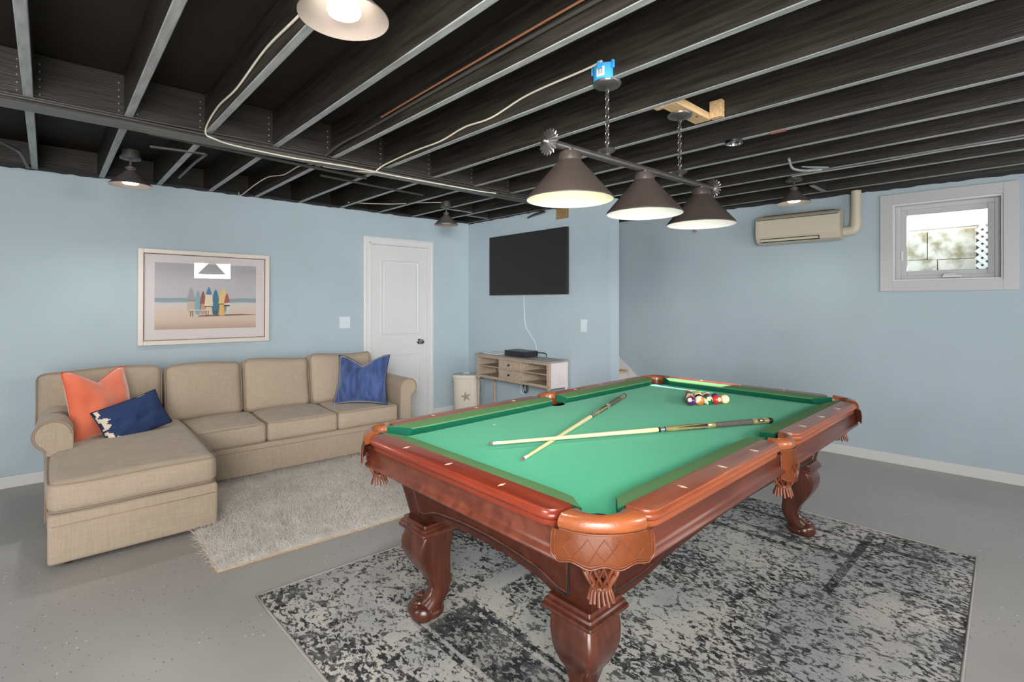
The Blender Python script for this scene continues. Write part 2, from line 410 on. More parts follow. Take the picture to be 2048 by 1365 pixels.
# sofa wall
bm = NB(); prism(bm, [(-3.2, LY(-3.2)), (-3.2, LY(-3.2)+.15), (6.0, LY(6)+.15), (6.0, LY(6)), ] , 0, H)
wl = tag(link('wall_left', bm, M['wall']), kind='structure')
bm = NB(); rough_top(bm, (4.0, LY(4.0)), (-3.0, LY(-3)), H, .012); link('paint_line', bm, M['wall_edge'], wl)
# TV partition with small notch near the top
bm = NB()
y0, y1 = 2.909, LY(4)-.001
def seg(ya, yb, za, zb): prism(bm, [(TX(ya), ya), (TX(yb), yb), (TX(yb)+.13, yb), (TX(ya)+.13, ya)], za, zb)
seg(y0, 3.451, 0, H-.008); seg(3.451, 3.643, 0, 2.262); seg(3.643, y1, 0, H-.008)
wf = tag(link('wall_far', bm, M['wall']), kind='structure')
bm = NB(); rough_top(bm, (TX(2.92), 2.92), (TX(3.45), 3.45), H-.008); rough_top(bm, (TX(3.645), 3.645), (TX(y1), y1), H-.008); link('paint_line', bm, M['wall_edge'], wf)
# window wall with opening (outer wall, thick)
WY0, WY1, WZ0, WZ1 = .288, .969, 1.565, 2.22
bm = NB()
def segr(ya, yb, za, zb): prism(bm, [(RX(ya), ya), (RX(ya)+.22, ya), (RX(yb)+.22, yb), (RX(yb), yb)], za, zb)
segr(-2.6, WY0, 0, 2.364); segr(WY0, WY1, 0, WZ0); segr(WY0, WY1, WZ1, 2.364); segr(WY1, 6.2, 0, 2.364)
wr = tag(link('wall_right', bm, M['wall']), kind='structure')
bm = NB(); rough_top(bm, (RX(-1), -1), (RX(2.8), 2.8), 2.364, .014); link('paint_line', bm, M['wall_edge'], wr)
# rear wall behind the camera with its window, and the far left end wall
bm = NB(); RWX0, RWX1, RWZ0, RWZ1 = 1.80, 2.62, 1.74, 2.30
box(bm, -3.2, RWX0, -2.4, -2.2, 0, 2.64); box(bm, RWX1, 5.58, -2.4, -2.2, 0, 2.64); box(bm, RWX0, RWX1, -2.4, -2.2, 0, RWZ0); box(bm, RWX0, RWX1, -2.4, -2.2, RWZ1, 2.64)
tag(link('wall_rear', bm, M['wall']), kind='structure')
bm = NB(); box(bm, -3.2, -3.05, -2.2, 5.5, 0, 2.64); tag(link('wall_end', bm, M['wall']), kind='structure')
bm = NB(); prism(bm, [(4.11, 6.1), (5.2, 6.1), (5.2, 6.2), (4.11, 6.2)], 0, 2.64)
prism(bm, [(4.108, 5.1), (4.108, 6.1), (4.0, 6.1), (4.0, 5.35)], 0, 2.64)
tag(link('wall_stair', bm, M['wall']), kind='structure')

# ceiling: deck with joists and girder as its parts
bm = NB(); box(bm, -3.3, 5.7, -2.6, 6.3, 2.635, 2.7)
ceil = tag(link('ceiling', bm, M['deck']), kind='structure')
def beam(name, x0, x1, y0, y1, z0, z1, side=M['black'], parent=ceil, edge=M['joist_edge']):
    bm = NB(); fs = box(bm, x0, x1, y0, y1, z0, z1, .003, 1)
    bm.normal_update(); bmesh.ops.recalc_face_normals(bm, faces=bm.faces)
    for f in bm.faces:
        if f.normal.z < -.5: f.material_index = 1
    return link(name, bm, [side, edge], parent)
XR = [-2.47, -2.065, -1.66, -1.255, -.85, -.45, -.047, .35, .735, 1.12, 1.508, 1.915, 2.345, 2.785, 3.213, 3.623, 4.021, 4.40, 4.80, 5.225]
for x in XR:
    rnd = random.Random(int(x*100)); dz = 0 if x < 5 else -.012
    yend = -2.2
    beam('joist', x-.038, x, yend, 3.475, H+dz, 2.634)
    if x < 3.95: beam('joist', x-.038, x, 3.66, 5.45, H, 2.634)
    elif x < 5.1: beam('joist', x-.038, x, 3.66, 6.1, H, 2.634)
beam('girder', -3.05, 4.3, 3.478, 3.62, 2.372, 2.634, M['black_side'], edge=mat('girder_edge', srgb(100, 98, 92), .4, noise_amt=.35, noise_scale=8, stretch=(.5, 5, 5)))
beam('girder_ledger', -3.05, 4.3, 3.621, 3.66, 2.41, 2.62, M['black_side'], edge=M['black_side'])
beam('rim_board', -3.05, 4.0, 5.452, 5.5, 2.36, 2.634, M['black_side'], edge=M['black_side'])
bm = NB(); prism(bm, [(RX(-2.2)+.03, -2.2), (RX(-2.2)+.2, -2.2), (RX(6)+.2, 6), (RX(6)+.03, 6)], 2.365, 2.634)
link('rim_board', bm, M['black'], ceil)
# short blocking pieces seen near the TV corner and above the mini split
for a in ((3.625, 3.982, 4.74, 4.78), (3.245, 3.585, 4.55, 4.59)): beam('blocking', *a, 2.41, 2.52, M['black_side'])
beam('blocking', 4.835, 5.18, 1.42, 1.46, 2.385, 2.5, M['black_side'])
# joist hangers: nails at each joist end
bm = NB()
for x in XR[6:15]:
    for k in range(5): sphere(bm, (x-.038-.022, 3.474, 2.43+k*.038), .0045, u=6, v=4); sphere(bm, (x+.022, 3.474, 2.43+k*.038), .0045, u=6, v=4)
link('hanger_nails', bm, M['joist_edge'], ceil)

# baseboards
def wallstrip(name, pa, pb, z0, z1, th, m, side=1, kind='structure', bev=.003):
    pa, pb = Vector(pa), Vector(pb); d = (pb-pa).normalized(); n = Vector((-d.y, d.x))*side
    c = (pa+pb)/2+n*(th/2+.0005); bm = NB()
    obox(bm, (c.x, c.y, (z0+z1)/2), (d.x, d.y), ((pb-pa).length/2, th/2, (z1-z0)/2), bev)
    o = link(name, bm, m); 
    if kind: o['kind'] = kind
    return o
wallstrip('baseboard_left', (-3.05, LY(-3.05)), (2.56, LY(2.56)), 0, .088, .014, M['base'], -1)
wallstrip('baseboard_left', (3.475, LY(3.475)), (3.99, LY(3.99)), 0, .088, .014, M['base'], -1)
wallstrip('baseboard_far', (TX(2.92), 2.92), (TX(5.15), 5.15), 0, .088, .014, M['base'], 1)
wallstrip('baseboard_right', (RX(-2.1), -2.1), (RX(2.85), 2.85), 0, .088, .014, M['base'], 1)

# door in the sofa wall
DA = math.atan2(DL[1], DL[0])
def onleft(x): return (x, LY(x), 0)
dr = empty('door_1', onleft(2.575), DA, kind='structure')
W = .897
bm = NB()          # slab with two moulded panels, local x along wall, y<0 toward room
box(bm, .085, W-.085, -.012, .03, .012, 2.032, .002)
link('door_slab', bm, M['door'], dr)
def panel(z0, z1):
    bm = NB(); x0, x1 = .20, W-.20
    rings = [[(a, y, b) for a, b in rrect(x0+o, x1-o, z0+o, z1-o, .012, 2)] for o, y in ((0, -.0122), (.006, -.019), (.016, -.019), (.024, -.0125), (.03, -.0125), (.045, -.0165))]
    loft(bm, rings, cap=False); bm.faces.new([bm.verts.new(p) for p in rings[-1]][::-1])
    link('door_panel', bm, M['door'], dr, 40)
panel(1.005, 1.86); panel(.18, .78)
bm = NB()
for (a, b, c, d) in ((0, .078, 0, 2.12), (W-.078, W, 0, 2.12)):
    box(bm, a, b, -.018, -.0005, c, d, .004)
box(bm, .078, W-.078, -.018, -.0005, 2.045, 2.12, .004)
for (a, b, c, d) in ((.064, .086, 0, 2.06), (W-.086, W-.064, 0, 2.06), (.064, W-.064, 2.036, 2.06)): box(bm, a, b, -.024, -.0005, c, d, .003)
box(bm, .012, .03, -.024, -.0005, 0, 2.10, .004); box(bm, W-.03, W-.012, -.024, -.0005, 0, 2.10, .004); box(bm, .012, W-.012, -.024, -.0005, 2.09, 2.108, .004)
link('door_casing', bm, M['white'], dr)
bm = NB(); box(bm, .087, W-.087, -.012, .02, .001, .0115); link('threshold_gap', bm, M['dark'], dr)
bm = NB(); b2 = NB(); lathe(b2, [(.033, 0), (.033, .006), (.014, .012), (.012, .03), (.026, .042), (.031, .055), (.026, .07), (0, .074)], 20)
b2.transform(Matrix.Translation((.70, -.0125, .916)) @ Matrix.Rotation(PI/2, 4, 'X')); merge(bm, b2)
link('door_knob', bm, M['steel'], dr, 50)
bm = NB(); box(bm, W-.0875, W-.0845, -.0135, -.0125, .012, 2.03); link('door_edge', bm, M['acside'], dr)

# light switch on sofa wall, far-wall switch, outlet
def plate(name, loc, rz, w, h, toggles, label, cat, outlet=False):
    e = empty(name, loc, rz, label, cat)
    bm = NB(); box(bm, -w/2, w/2, -.006, -.0005, -h/2, h/2, .002); link('cover_plate', bm, M['plate'], e)
    for t in toggles:
        bm = NB()
        if outlet: 
            for s in (-1, 1): box(bm, -.016, .016, -.0085, -.006, s*.02-.013, s*.02+.013, .001)
            link('socket', bm, M['plate'], e)
        else:
            box(bm, t-.005, t+.005, -.014, -.006, -.012, .010, .001); link('toggle', bm, M['white'], e)
    return e
plate('light_switch', (2.366, LY(2.366), 1.166), DA, .118, .125, (-.024, .024), 'white double light switch plate on the blue wall left of the white door', 'light switch')
plate('light_switch', (TX(3.243), 3.243, 1.147), -PI/2-.014, .078, .125, (0,), 'white single light switch plate on the partition wall right of the television', 'light switch')
plate('wall_outlet', (TX(4.14), 4.14, .40), -PI/2-.014, .075, .12, (0,), 'white wall outlet below the console table behind a bundle of black cord', 'outlet', True)

# ---------------------------------------------------------------- window in the right wall
RA = math.atan2(.99774, -.06714)     # direction along wall (+y)
wn = empty('window_1', (RX(WY0), WY0, 0), RA, kind='structure')   # local x = along +Y wall, local y = toward room is +? (normal to the left = -X)
L1 = WY1-WY0
def lbox(name, x0, x1, y0, y1, z0, z1, m, parent, bev=.003, seg=2):
    bm = NB(); box(bm, x0, x1, y0, y1, z0, z1, bev, seg); return link(name, bm, m, parent)
bm = NB()
cw = .087
box(bm, -cw, 0, .001, .018, WZ0-cw, WZ1+cw, .002); box(bm, L1, L1+cw, .001, .018, WZ0-cw, WZ1+cw, .002)
box(bm, 0, L1, .001, .018, WZ1, WZ1+cw, .002); box(bm, 0, L1, .001, .018, WZ0-cw, WZ0, .002)
link('window_casing', bm, M['wtrim'], wn)
bm = NB()      # jamb liner (reveal)
t = .012
box(bm, 0, t, -.215, 0, WZ0, WZ1); box(bm, L1-t, L1, -.215, 0, WZ0, WZ1); box(bm, t, L1-t, -.215, 0, WZ0, WZ0+t); box(bm, t, L1-t, -.215, 0, WZ1-t, WZ1)
link('window_jamb', bm, M['white'], wn)
bm = NB()      # fixed frame + sash
def ring(bm, a, b, c, d, w, y0, y1, bev=.004):
    box(bm, a, a+w, y0, y1, c, d, bev); box(bm, b-w, b, y0, y1, c, d, bev); box(bm, a+w, b-w, y0, y1, c, c+w, bev); box(bm, a+w, b-w, y0, y1, d-w, d, bev)
ring(bm, t, L1-t, WZ0+t, WZ1-t, .035, -.15, -.075)
link('window_frame', bm, M['wtrim'], wn)
bm = NB(); ring(bm, t+.03, L1-t-.03, WZ0+t+.03, WZ1-t-.03, .045, -.135, -.088); link('sash', bm, M['wtrim'], wn)
gm = mat('window_glass', (1, 1, 1, 1), 0)
nt = gm.node_tree; N = nt.nodes; K = nt.links
tr = N.new('ShaderNodeBsdfTransparent'); gl = N.new('ShaderNodeBsdfGlossy'); gl.inputs['Roughness'].default_value = .01
fr = N.new('ShaderNodeFresnel'); ge = N.new('ShaderNodeNewGeometry'); io = N.new('ShaderNodeMath'); io.operation = 'MULTIPLY_ADD'; io.inputs[1].default_value = -.8333; io.inputs[2].default_value = 1.5; K.new(ge.outputs['Backfacing'], io.inputs[0]); K.new(io.outputs[0], fr.inputs[0]); mx = N.new('ShaderNodeMixShader')
K.new(fr.outputs[0], mx.inputs[0]); K.new(tr.outputs[0], mx.inputs[1]); K.new(gl.outputs[0], mx.inputs[2]); K.new(mx.outputs[0], N['Material Output'].inputs[0])
M['glass'] = gm
bm = NB(); box(bm, t+.07, L1-t-.07, -.114, -.110, WZ0+t+.07, WZ1-t-.07); link('pane', bm, M['glass'], wn)
bm = NB(); box(bm, L1-.065, L1-.048, -.088, -.070, 1.74, 1.83, .006, 3); link('latch', bm, M['white'], wn)
bm = NB(); box(bm, .24, .36, -.075, -.045, WZ0+.022, WZ0+.045, .008, 3); b2 = NB(); tube(b2, smoothpath([(.35, -.05, 1.612), (.30, -.045, 1.617), (.27, -.047, 1.607)], 4), .007, 8); merge(bm, b2); link('crank_handle', bm, M['white'], wn)
# outside: block wall, white board and lattice
def stone_mat():
    m = mat('painted_block', srgb(226, 224, 214), .9)
    nt = m.node_tree; N = nt.nodes; K = nt.links; b = N['Principled BSDF']
    tc = N.new('ShaderNodeTexCoord')
    n = N.new('ShaderNodeTexNoise'); n.inputs['Scale'].default_value = 9; n.inputs['Detail'].default_value = 8; K.new(tc.outputs['Object'], n.inputs[0])
    r = N.new('ShaderNodeValToRGB'); r.color_ramp.elements[0].position = .36; r.color_ramp.elements[1].position = .56
    r.color_ramp.elements[0].color = srgb(160, 152, 126); r.color_ramp.elements[1].color = srgb(222, 220, 210)
    K.new(n.outputs[0], r.inputs[0]); K.new(r.outputs[0], b.inputs['Base Color'])
    b.inputs['Emission Strength'].default_value = 0
    return m
M['stone'] = stone_mat(); M['extwhite'] = mat('exterior_white_paint', srgb(236, 236, 234), .6)
bw = empty('block_wall', (6.1, .8, 0), 0, 'whitewashed stained block wall with white board and lattice outside the window', 'wall')
def bl(y0, y1, z0, z1): lbox('block', .0, .1, y0-.8, y1-.8, z0, z1, M['stone'], bw, .006)
bl(.50, .764, .0, 1.775); bl(.77, 1.25, .0, 1.78); bl(.50, .837, 1.782, 2.06); bl(.843, 1.4, 1.787, 2.06); bl(1.256, 1.8, .0, 1.78)
lbox('dark_backing', .02, .1, -.9, -.302, 0, 2.06, mat('shade_toned_backing', srgb(96, 88, 74), .9), bw)  # solid panel behind the lattice; shade in the holes is its colour
lbox('fascia_board', -.1, -.02, -1.3, 1.0, 2.062, 2.215, M['extwhite'], bw, .004)
bm = NB()
yl0, yl1 = .10, .49
for k in range(-8, 20):
    for s in (-1, 1):
        yc = yl0; z = 1.45+k*.062
        p0 = Vector((5.97+(0 if s > 0 else .008), yl0, z if s > 0 else z+(yl1-yl0))); p1 = Vector((p0.x, yl1, z+(yl1-yl0) if s > 0 else z))
        # clip to z range
        def cl(p, q):
            for lim, sg in ((1.5, 1), (2.062, -1)):
                if (p.z-lim)*sg < 0 and (q.z-lim)*sg < 0: return None
                if (p.z-lim)*sg < 0: p = p+(q-p)*((lim-p.z)/(q.z-p.z))
                elif (q.z-lim)*sg < 0: q = q+(p-q)*((lim-q.z)/(p.z-q.z))
            return p, q
        r_ = cl(p0, p1)
        if r_ and (r_[0]-r_[1]).length > .03:
            p, q = r_; d = (q-p).normalized(); n = Vector((0, -d.z, d.y))*.013; w = Vector((.003, 0, 0))
            vs = [bm.verts.new(x) for x in (p-n-w, q-n-w, q+n-w, p+n-w, p-n+w, q-n+w, q+n+w, p+n+w)]
            for f in ((0, 1, 2, 3), (7, 6, 5, 4), (0, 4, 5, 1), (1, 5, 6, 2), (2, 6, 7, 3), (3, 7, 4, 0)): bm.faces.new([vs[i] for i in f])
lt = link('lattice', bm, M['extwhite'], bw); lt.location = (-6.1, -.8, 0)
# rear window (behind camera)
w2 = empty('window_2', (RWX0, -2.2, 0), 0, kind='structure')
bm = NB(); ring(bm, -.09, RWX1-RWX0+.09, RWZ0-.09, RWZ1+.09, .09, 0.001, .018); link('window_casing', bm, M['white'], w2)
bm = NB(); ring(bm, 0.001, RWX1-RWX0-.001, RWZ0+.001, RWZ1-.001, .06, -.14, -.08); link('window_frame', bm, M['white'], w2)
bm = NB(); box(bm, .05, RWX1-RWX0-.05, -.112, -.108, RWZ0+.05, RWZ1-.05); link('pane', bm, M['glass'], w2)

# ---------------------------------------------------------------- stairs
st = empty('staircase', (4.11, 3.03, 0), 0, 'basement stairs with wooden treads and white skirt rising behind the partition wall', 'stairs')
x1s = 1.02
for k in range(7):
    y = k*.235; z = .19*(k+1)
    lbox('riser', .004, x1s-.03*k*0+0, y+.02, y+.035, z-.19, z-.028, M['white'], st, .001)
    lbox('tread', .004, x1s, y, y+.262, z-.028, z, M['pine'], st, .006)
bm = NB()
sk = [(-.1, .0), (-.1, .12), (1.9, 1.76), (1.9, 1.5), (0.2, 0)]
sx = lambda y: RX(y+3.03)-4.11-.004
a = [bm.verts.new((sx(y), y, z)) for y, z in sk]; b = [bm.verts.new((sx(y)-.02, y, z)) for y, z in sk]
bm.faces.new(a); bm.faces.new(b[::-1])
for k in range(5): bm.faces.new((a[k], a[(k+1) % 5], b[(k+1) % 5], b[k]))
# fill below skirt so wall side shows white
link('skirt_board', bm, M['white'], st)

# ================================================================ RUGS
def quadrug(name, corners, th, m, me_, label, nx=30, ny=24, edge=.012, fuzz=0, rz0=0):
    c = sum((Vector(p) for p in corners), Vector((0, 0)))/4
    e = empty(name, (c.x, c.y, 0), rz0, label, 'rug')
    inv = Matrix.Rotation(-rz0, 2)
    A, B, Cc, D = [inv @ (Vector(p)-c) for p in corners]
    bm = NB(); rnd = random.Random(3); g = []
    for i in range(nx+1):
        row = []
        for j in range(ny+1):
            u, v = i/nx, j/ny
            p = A*(1-u)*(1-v)+B*u*(1-v)+Cc*u*v+D*(1-u)*v
            ed = i in (0, nx) or j in (0, ny)
            row.append(bm.verts.new((p.x, p.y, (th*.55 if ed else th+rnd.uniform(-fuzz, fuzz)))))
        g.append(row)
    for i in range(nx):
        for j in range(ny): bm.faces.new((g[i][j], g[i+1][j], g[i+1][j+1], g[i][j+1]))
    # border skirt down to the floor
    loop = [g[i][0] for i in range(nx+1)]+[g[nx][j] for j in range(1, ny+1)]+[g[i][ny] for i in range(nx-1, -1, -1)]+[g[0][j] for j in range(ny-1, 0, -1)]
    low = [bm.verts.new((v.co.x, v.co.y, .001)) for v in loop]
    for k in range(len(loop)): bm.faces.new((loop[k], loop[(k+1) % len(loop)], low[(k+1) % len(loop)], low[k]))
    pile = link('pile', bm, m, e, 60)
    bm = NB(); q = [Vector((p.x, p.y, .005)) for p in (A, B, Cc, D)]; pts = []
    for k in range(4):
        for s in range(12): pts.append(q[k].lerp(q[(k+1) % 4], s/12))
    tube(bm, pts, .006, 6, closed=True); link('binding', bm, me_, e, 60)
    return e, (A, B, Cc, D)
rug, _ = quadrug('area_rug', [(.80, .16), (3.689, .30), (3.63, 2.46), (.723, 2.55)], .011, M['rug'], M['rugedge'], 'distressed grey and charcoal patterned rug under the pool table')
shag, sc_ = quadrug('shag_rug', [(.644, 2.915), (2.82, 2.80), (2.88, 4.36), (.656, 4.44)], .016, M['shag'], M['shagedge'], 'pale grey shag rug in front of and under the beige sofa', 60, 44, fuzz=.004)
# shag pile tufts
pile = [c for c in shag.children if c.name.startswith('pile')][0]
pile['kind'] = 'stuff'
ps = pile.modifiers.new('tufts', 'PARTICLE_SYSTEM').particle_system.settings
ps.type = 'HAIR'; ps.count = 34000; ps.hair_length = .011; ps.hair_step = 2; ps.render_type = 'PATH'; ps.brownian_factor = .006
ps.root_radius = .9; ps.tip_radius = .4; ps.radius_scale = .0022; ps.use_advanced_hair = True; ps.factor_random = .01; ps.material = 1; ps.display_step = 2

# ================================================================ POOL TABLE
PT = empty('pool_table', (2.282, 1.477, 0), math.radians(.6), 'cherry wood pool table with green cloth, leather pockets and carved claw-foot legs', 'pool table')
NX, NY, ZN, ZB, ZT = 1.1175, .559, .800, .765, .812
OX, OY = 1.272, .714
CC = (1.146, .588); PR = .060
# bed
def bed_poly():
    out = []
    hx, hy = 1.146, .588
    for sx, sy, a0 in ((-1, -1, 0), (1, -1, PI/2), (1, 1, PI), (-1, 1, 1.5*PI)):
        cx, cy = sx*CC[0], sy*CC[1]
        # notch arc: start on the previous side
        pts = []
        for k in range(13):
            a = a0+ (1-k/12)*PI/2 if False else a0+PI/2-(k/12)*PI/2
            pts.append((cx+PR*math.cos(a), cy+PR*math.sin(a)))
        out += pts
        # side pockets on the long sides
        if (sx, sy) == (-1, -1): out += [(-.055, -hy)]+[(.055*math.cos(a), -hy+.0+.045*math.sin(a)) for a in [PI-PI*k/10 for k in range(11)]]+[(.055, -hy)]
        if (sx, sy) == (1, 1): out += [(.055, hy)]+[(.055*math.cos(a), hy-.045*math.sin(a)) for a in [PI*k/10 for k in range(11)]]+[(-.055, hy)]
    return out
bm = NB(); poly = bed_poly()
vs = [bm.verts.new((x, y, ZB)) for x, y in poly]; f = bm.faces.new(vs)
bmesh.ops.triangulate(bm, faces=[f], ngon_method='EAR_CLIP')
r = bmesh.ops.extrude_face_region(bm, geom=bm.faces[:]); bmesh.ops.translate(bm, verts=[v for v in r['geom'] if isinstance(v, bmesh.types.BMVert)], vec=(0, 0, -.025))
bed = link('playing_bed', bm, M['felt'], PT); bed['label'] = 'green cloth playing surface'
bm = NB(); lathe(bm, [(0, 0), (.007, 0), (.007, .0006), (0, .0006)], 16, (-.613, .463, ZB)); link('chalk_mark', bm, M['sight'], PT)
# cushions: (nose start, nose end) along s, back start/end
def cushion(a0, a1, b0, b1, axis, sgn):
    bm = NB()
    # section: (inward depth from nose line, z) with t: 0 nose .. 1 back
    sec = [(0, ZN-.004), (.003, ZN+.001), (.03, ZN+.006), (.075, ZT-.001), (.075, ZB+.002), (.010, ZB+.0006), (.003, ZB+.012)]
    n0 = NY if axis == 'x' else NX
    rings = []
    for q in range(13):
        u = q/12; ring_ = []
        for d, z in sec:
            t = d/.075; s0 = a0*(1-t)+b0*t; s1 = a1*(1-t)+b1*t
            # ease the nose corner
            s = s0+(s1-s0)*u; off = n0+d
            if d < .035 and (q == 0 or q == 12): off += .006
            ring_.append((s, sgn*off, z) if axis == 'x' else (sgn*off, s, z))
        rings.append(ring_)
    loft(bm, rings)
    bm.normal_update(); bmesh.ops.recalc_face_normals(bm, faces=bm.faces)
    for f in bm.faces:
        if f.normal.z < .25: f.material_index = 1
    return link('cushion', bm, [M['cushion'], M['nose']], PT, 30)
for s in (-1, 1):
    cushion(-NX+.085, -.0635, -NX-.005, -.046, 'x', s); cushion(.0635, NX-.085, .046, NX+.005, 'x', s)
    cushion(-NY+.085, NY-.085, -NY-.005, NY+.005, 'y', s)
# wooden rails
RL = [(-.005, ZT-.0025), (0, ZT), ]
prof_top = [(-.004, ZT), (-.001, ZT-.001), (.0, ZT-.004), (.0, ZT-.007), (.003, ZT-.009), (.0065, ZT-.013), (.0075, ZT-.018), (.006, ZT-.024), (.001, ZT-.029), (-.004, ZT-.034), (-.006, ZT-.050)]
def rail(x0, x1, y0, y1, outer, sights, m):
    bm = NB(); rings = []
    for off, z in prof_top:
        a0, a1, b0, b1 = x0, x1, y0, y1
        rad = [.003]*4; e = off
        if outer == '-y': b0 -= e; rad[0] = rad[1] = .05; a0 -= e*.5; a1 += e*.5
        if outer == '+y': b1 += e; rad[2] = rad[3] = .05; a0 -= e*.5; a1 += e*.5
        if outer == '-x': a0 -= e; rad[0] = rad[3] = .05; b0 -= e*.5; b1 += e*.5
        if outer == '+x': a1 += e; rad[1] = rad[2] = .05; b0 -= e*.5; b1 += e*.5
        rings.append([(x, y, z) for x, y in rrect(a0, a1, b0, b1, rad, 7)])
    loft(bm, rings); o = link('rail', bm, m, PT, 24)
    for sx, sy, rot in sights:
        bm = NB(); L_, w_ = (.0175, .006)
        v = [bm.verts.new((sx+a, sy+b, ZT+.0008)) for a, b in ((-L_, 0), (0, -w_), (L_, 0), (0, w_))] if rot == 'x' else [bm.verts.new((sx+a, sy+b, ZT+.0008)) for a, b in ((0, -L_), (w_, 0), (0, L_), (-w_, 0))]
        bm.faces.new(v); r = bmesh.ops.extrude_face_region(bm, geom=bm.faces[:]); bmesh.ops.translate(bm, verts=[q for q in r['geom'] if isinstance(q, bmesh.types.BMVert)], vec=(0, 0, -.002))
        link('sight', bm, M['sight'], o)
    return o
q4 = NX*2/8
for s, out in ((-1, '-y'), (1, '+y')):
    yy = (-OY, -NY-.0752) if s < 0 else (NY+.0752, OY)
    rail(-1.085, -.088, *yy, out, [(-q4*k, s*.676, 'y') for k in (1, 2, 3)], M['rail'])
    rail(.088, 1.085, *yy, out, [(q4*k, s*.676, 'y') for k in (1, 2, 3)], M['rail'])
for s, out in ((-1, '-x'), (1, '+x')):
    xx = (-OX, -NX-.0752) if s < 0 else (NX+.0752, OX)
    rail(*xx, -.53, .53, out, [(s*1.236, k*NY*2/4, 'x') for k in (-1, 0, 1)], M['rail_y'])
# aprons (skirts) below the rails
ap = [(-.004, .7625), (-.010, .755), (-.013, .735), (-.012, .712), (-.006, .700), (.002, .694), (.004, .688), (.001, .682), (-.02, .680)]
def apron(x0, x1, y0, y1, outer, m):
    bm = NB(); rings = []
    for off, z in ap:
        a0, a1, b0, b1 = x0, x1, y0, y1
        if outer == '-y': b0 -= off
        if outer == '+y': b1 += off
        if outer == '-x': a0 -= off
        if outer == '+x': a1 += off
        rings.append([(x, y, z) for x, y in rrect(a0, a1, b0, b1, .003, 2)])
    loft(bm, rings); link('apron', bm, m, PT, 35)
for s, out in ((-1, '-y'), (1, '+y')):
    yy = (-OY+.002, -.64) if s < 0 else (.64, OY-.002)
    apron(-1.115, -.05, *yy, out, M['cab']); apron(.05, 1.115, *yy, out, M['cab'])
for s, out in ((-1, '-x'), (1, '+x')):
    xx = (-OX+.002, -1.17) if s < 0 else (1.17, OX-.002)
    apron(*xx, -.555, .555, out, M['cab'])
# cabinet: four tapered arched panels
ZC = .70
def hx(z): return 1.075+max(0, z-.43)*.21
def hy(z): return .505+max(0, z-.43)*.21
def arch(t, zlo=.432, zhi=.495):
    a = abs(t)
    if a > .80: return zlo
    if a > .50: 
        u = (.80-a)/.30; u = u*u*(3-2*u); return zlo+(zhi-.02-zlo)*u
    return zhi-.02+.02*(1-(a/.5)**2)
def cab_panel(axis, sgn):
    bm = NB(); g = []; n = 48; nz = 5
    for i in range(n+1):
        t = -1+2*i/n; zb = arch(t); row = []
        for j in range(nz+1):
            z = zb+(ZC-zb)*j/nz
            if axis == 'x': row.append(bm.verts.new((hx(z)*t, sgn*hy(z), z)))
            else: row.append(bm.verts.new((sgn*hx(z), hy(z)*t, z)))
        g.append(row)
    for i in range(n):
        for j in range(nz): bm.faces.new((g[i][j], g[i+1][j], g[i+1][j+1], g[i][j+1]))
    bmesh.ops.solidify(bm, geom=bm.faces[:], thickness=.02)
    o = link('cabinet_side', bm, M['cab'], PT, 40)
    # raised bead framing the panel
    pts = []; inset = .052
    tt = .90 if axis == 'x' else .82
    def P3(t, z):
        return (hx(z)*t, sgn*(hy(z)+.001), z) if axis == 'x' else (sgn*(hx(z)+.001), hy(z)*t, z)
    ts = [-tt+2*tt*i/44 for i in range(45)]
    low = [P3(t, max(arch(t), .435)+inset*.75) for t in ts]
    pts = [P3(-tt, .66)]+low+[P3(tt, .66)]
    b3 = NB(); tube(b3, pts, .006, 6, flat=.6); link('panel_bead', b3, M['leg'], o, 60)
    b3 = NB()
    tube(b3, [P3(-tt-.012*1, .655)]+[(p[0], p[1], p[2]-.010) for p in low]+[P3(tt+.012, .655)], .0035, 6); link('panel_groove', b3, M['dark'], o, 60)
for a, s in (('x', -1), ('x', 1), ('y', -1), ('y', 1)): cab_panel(a, s)
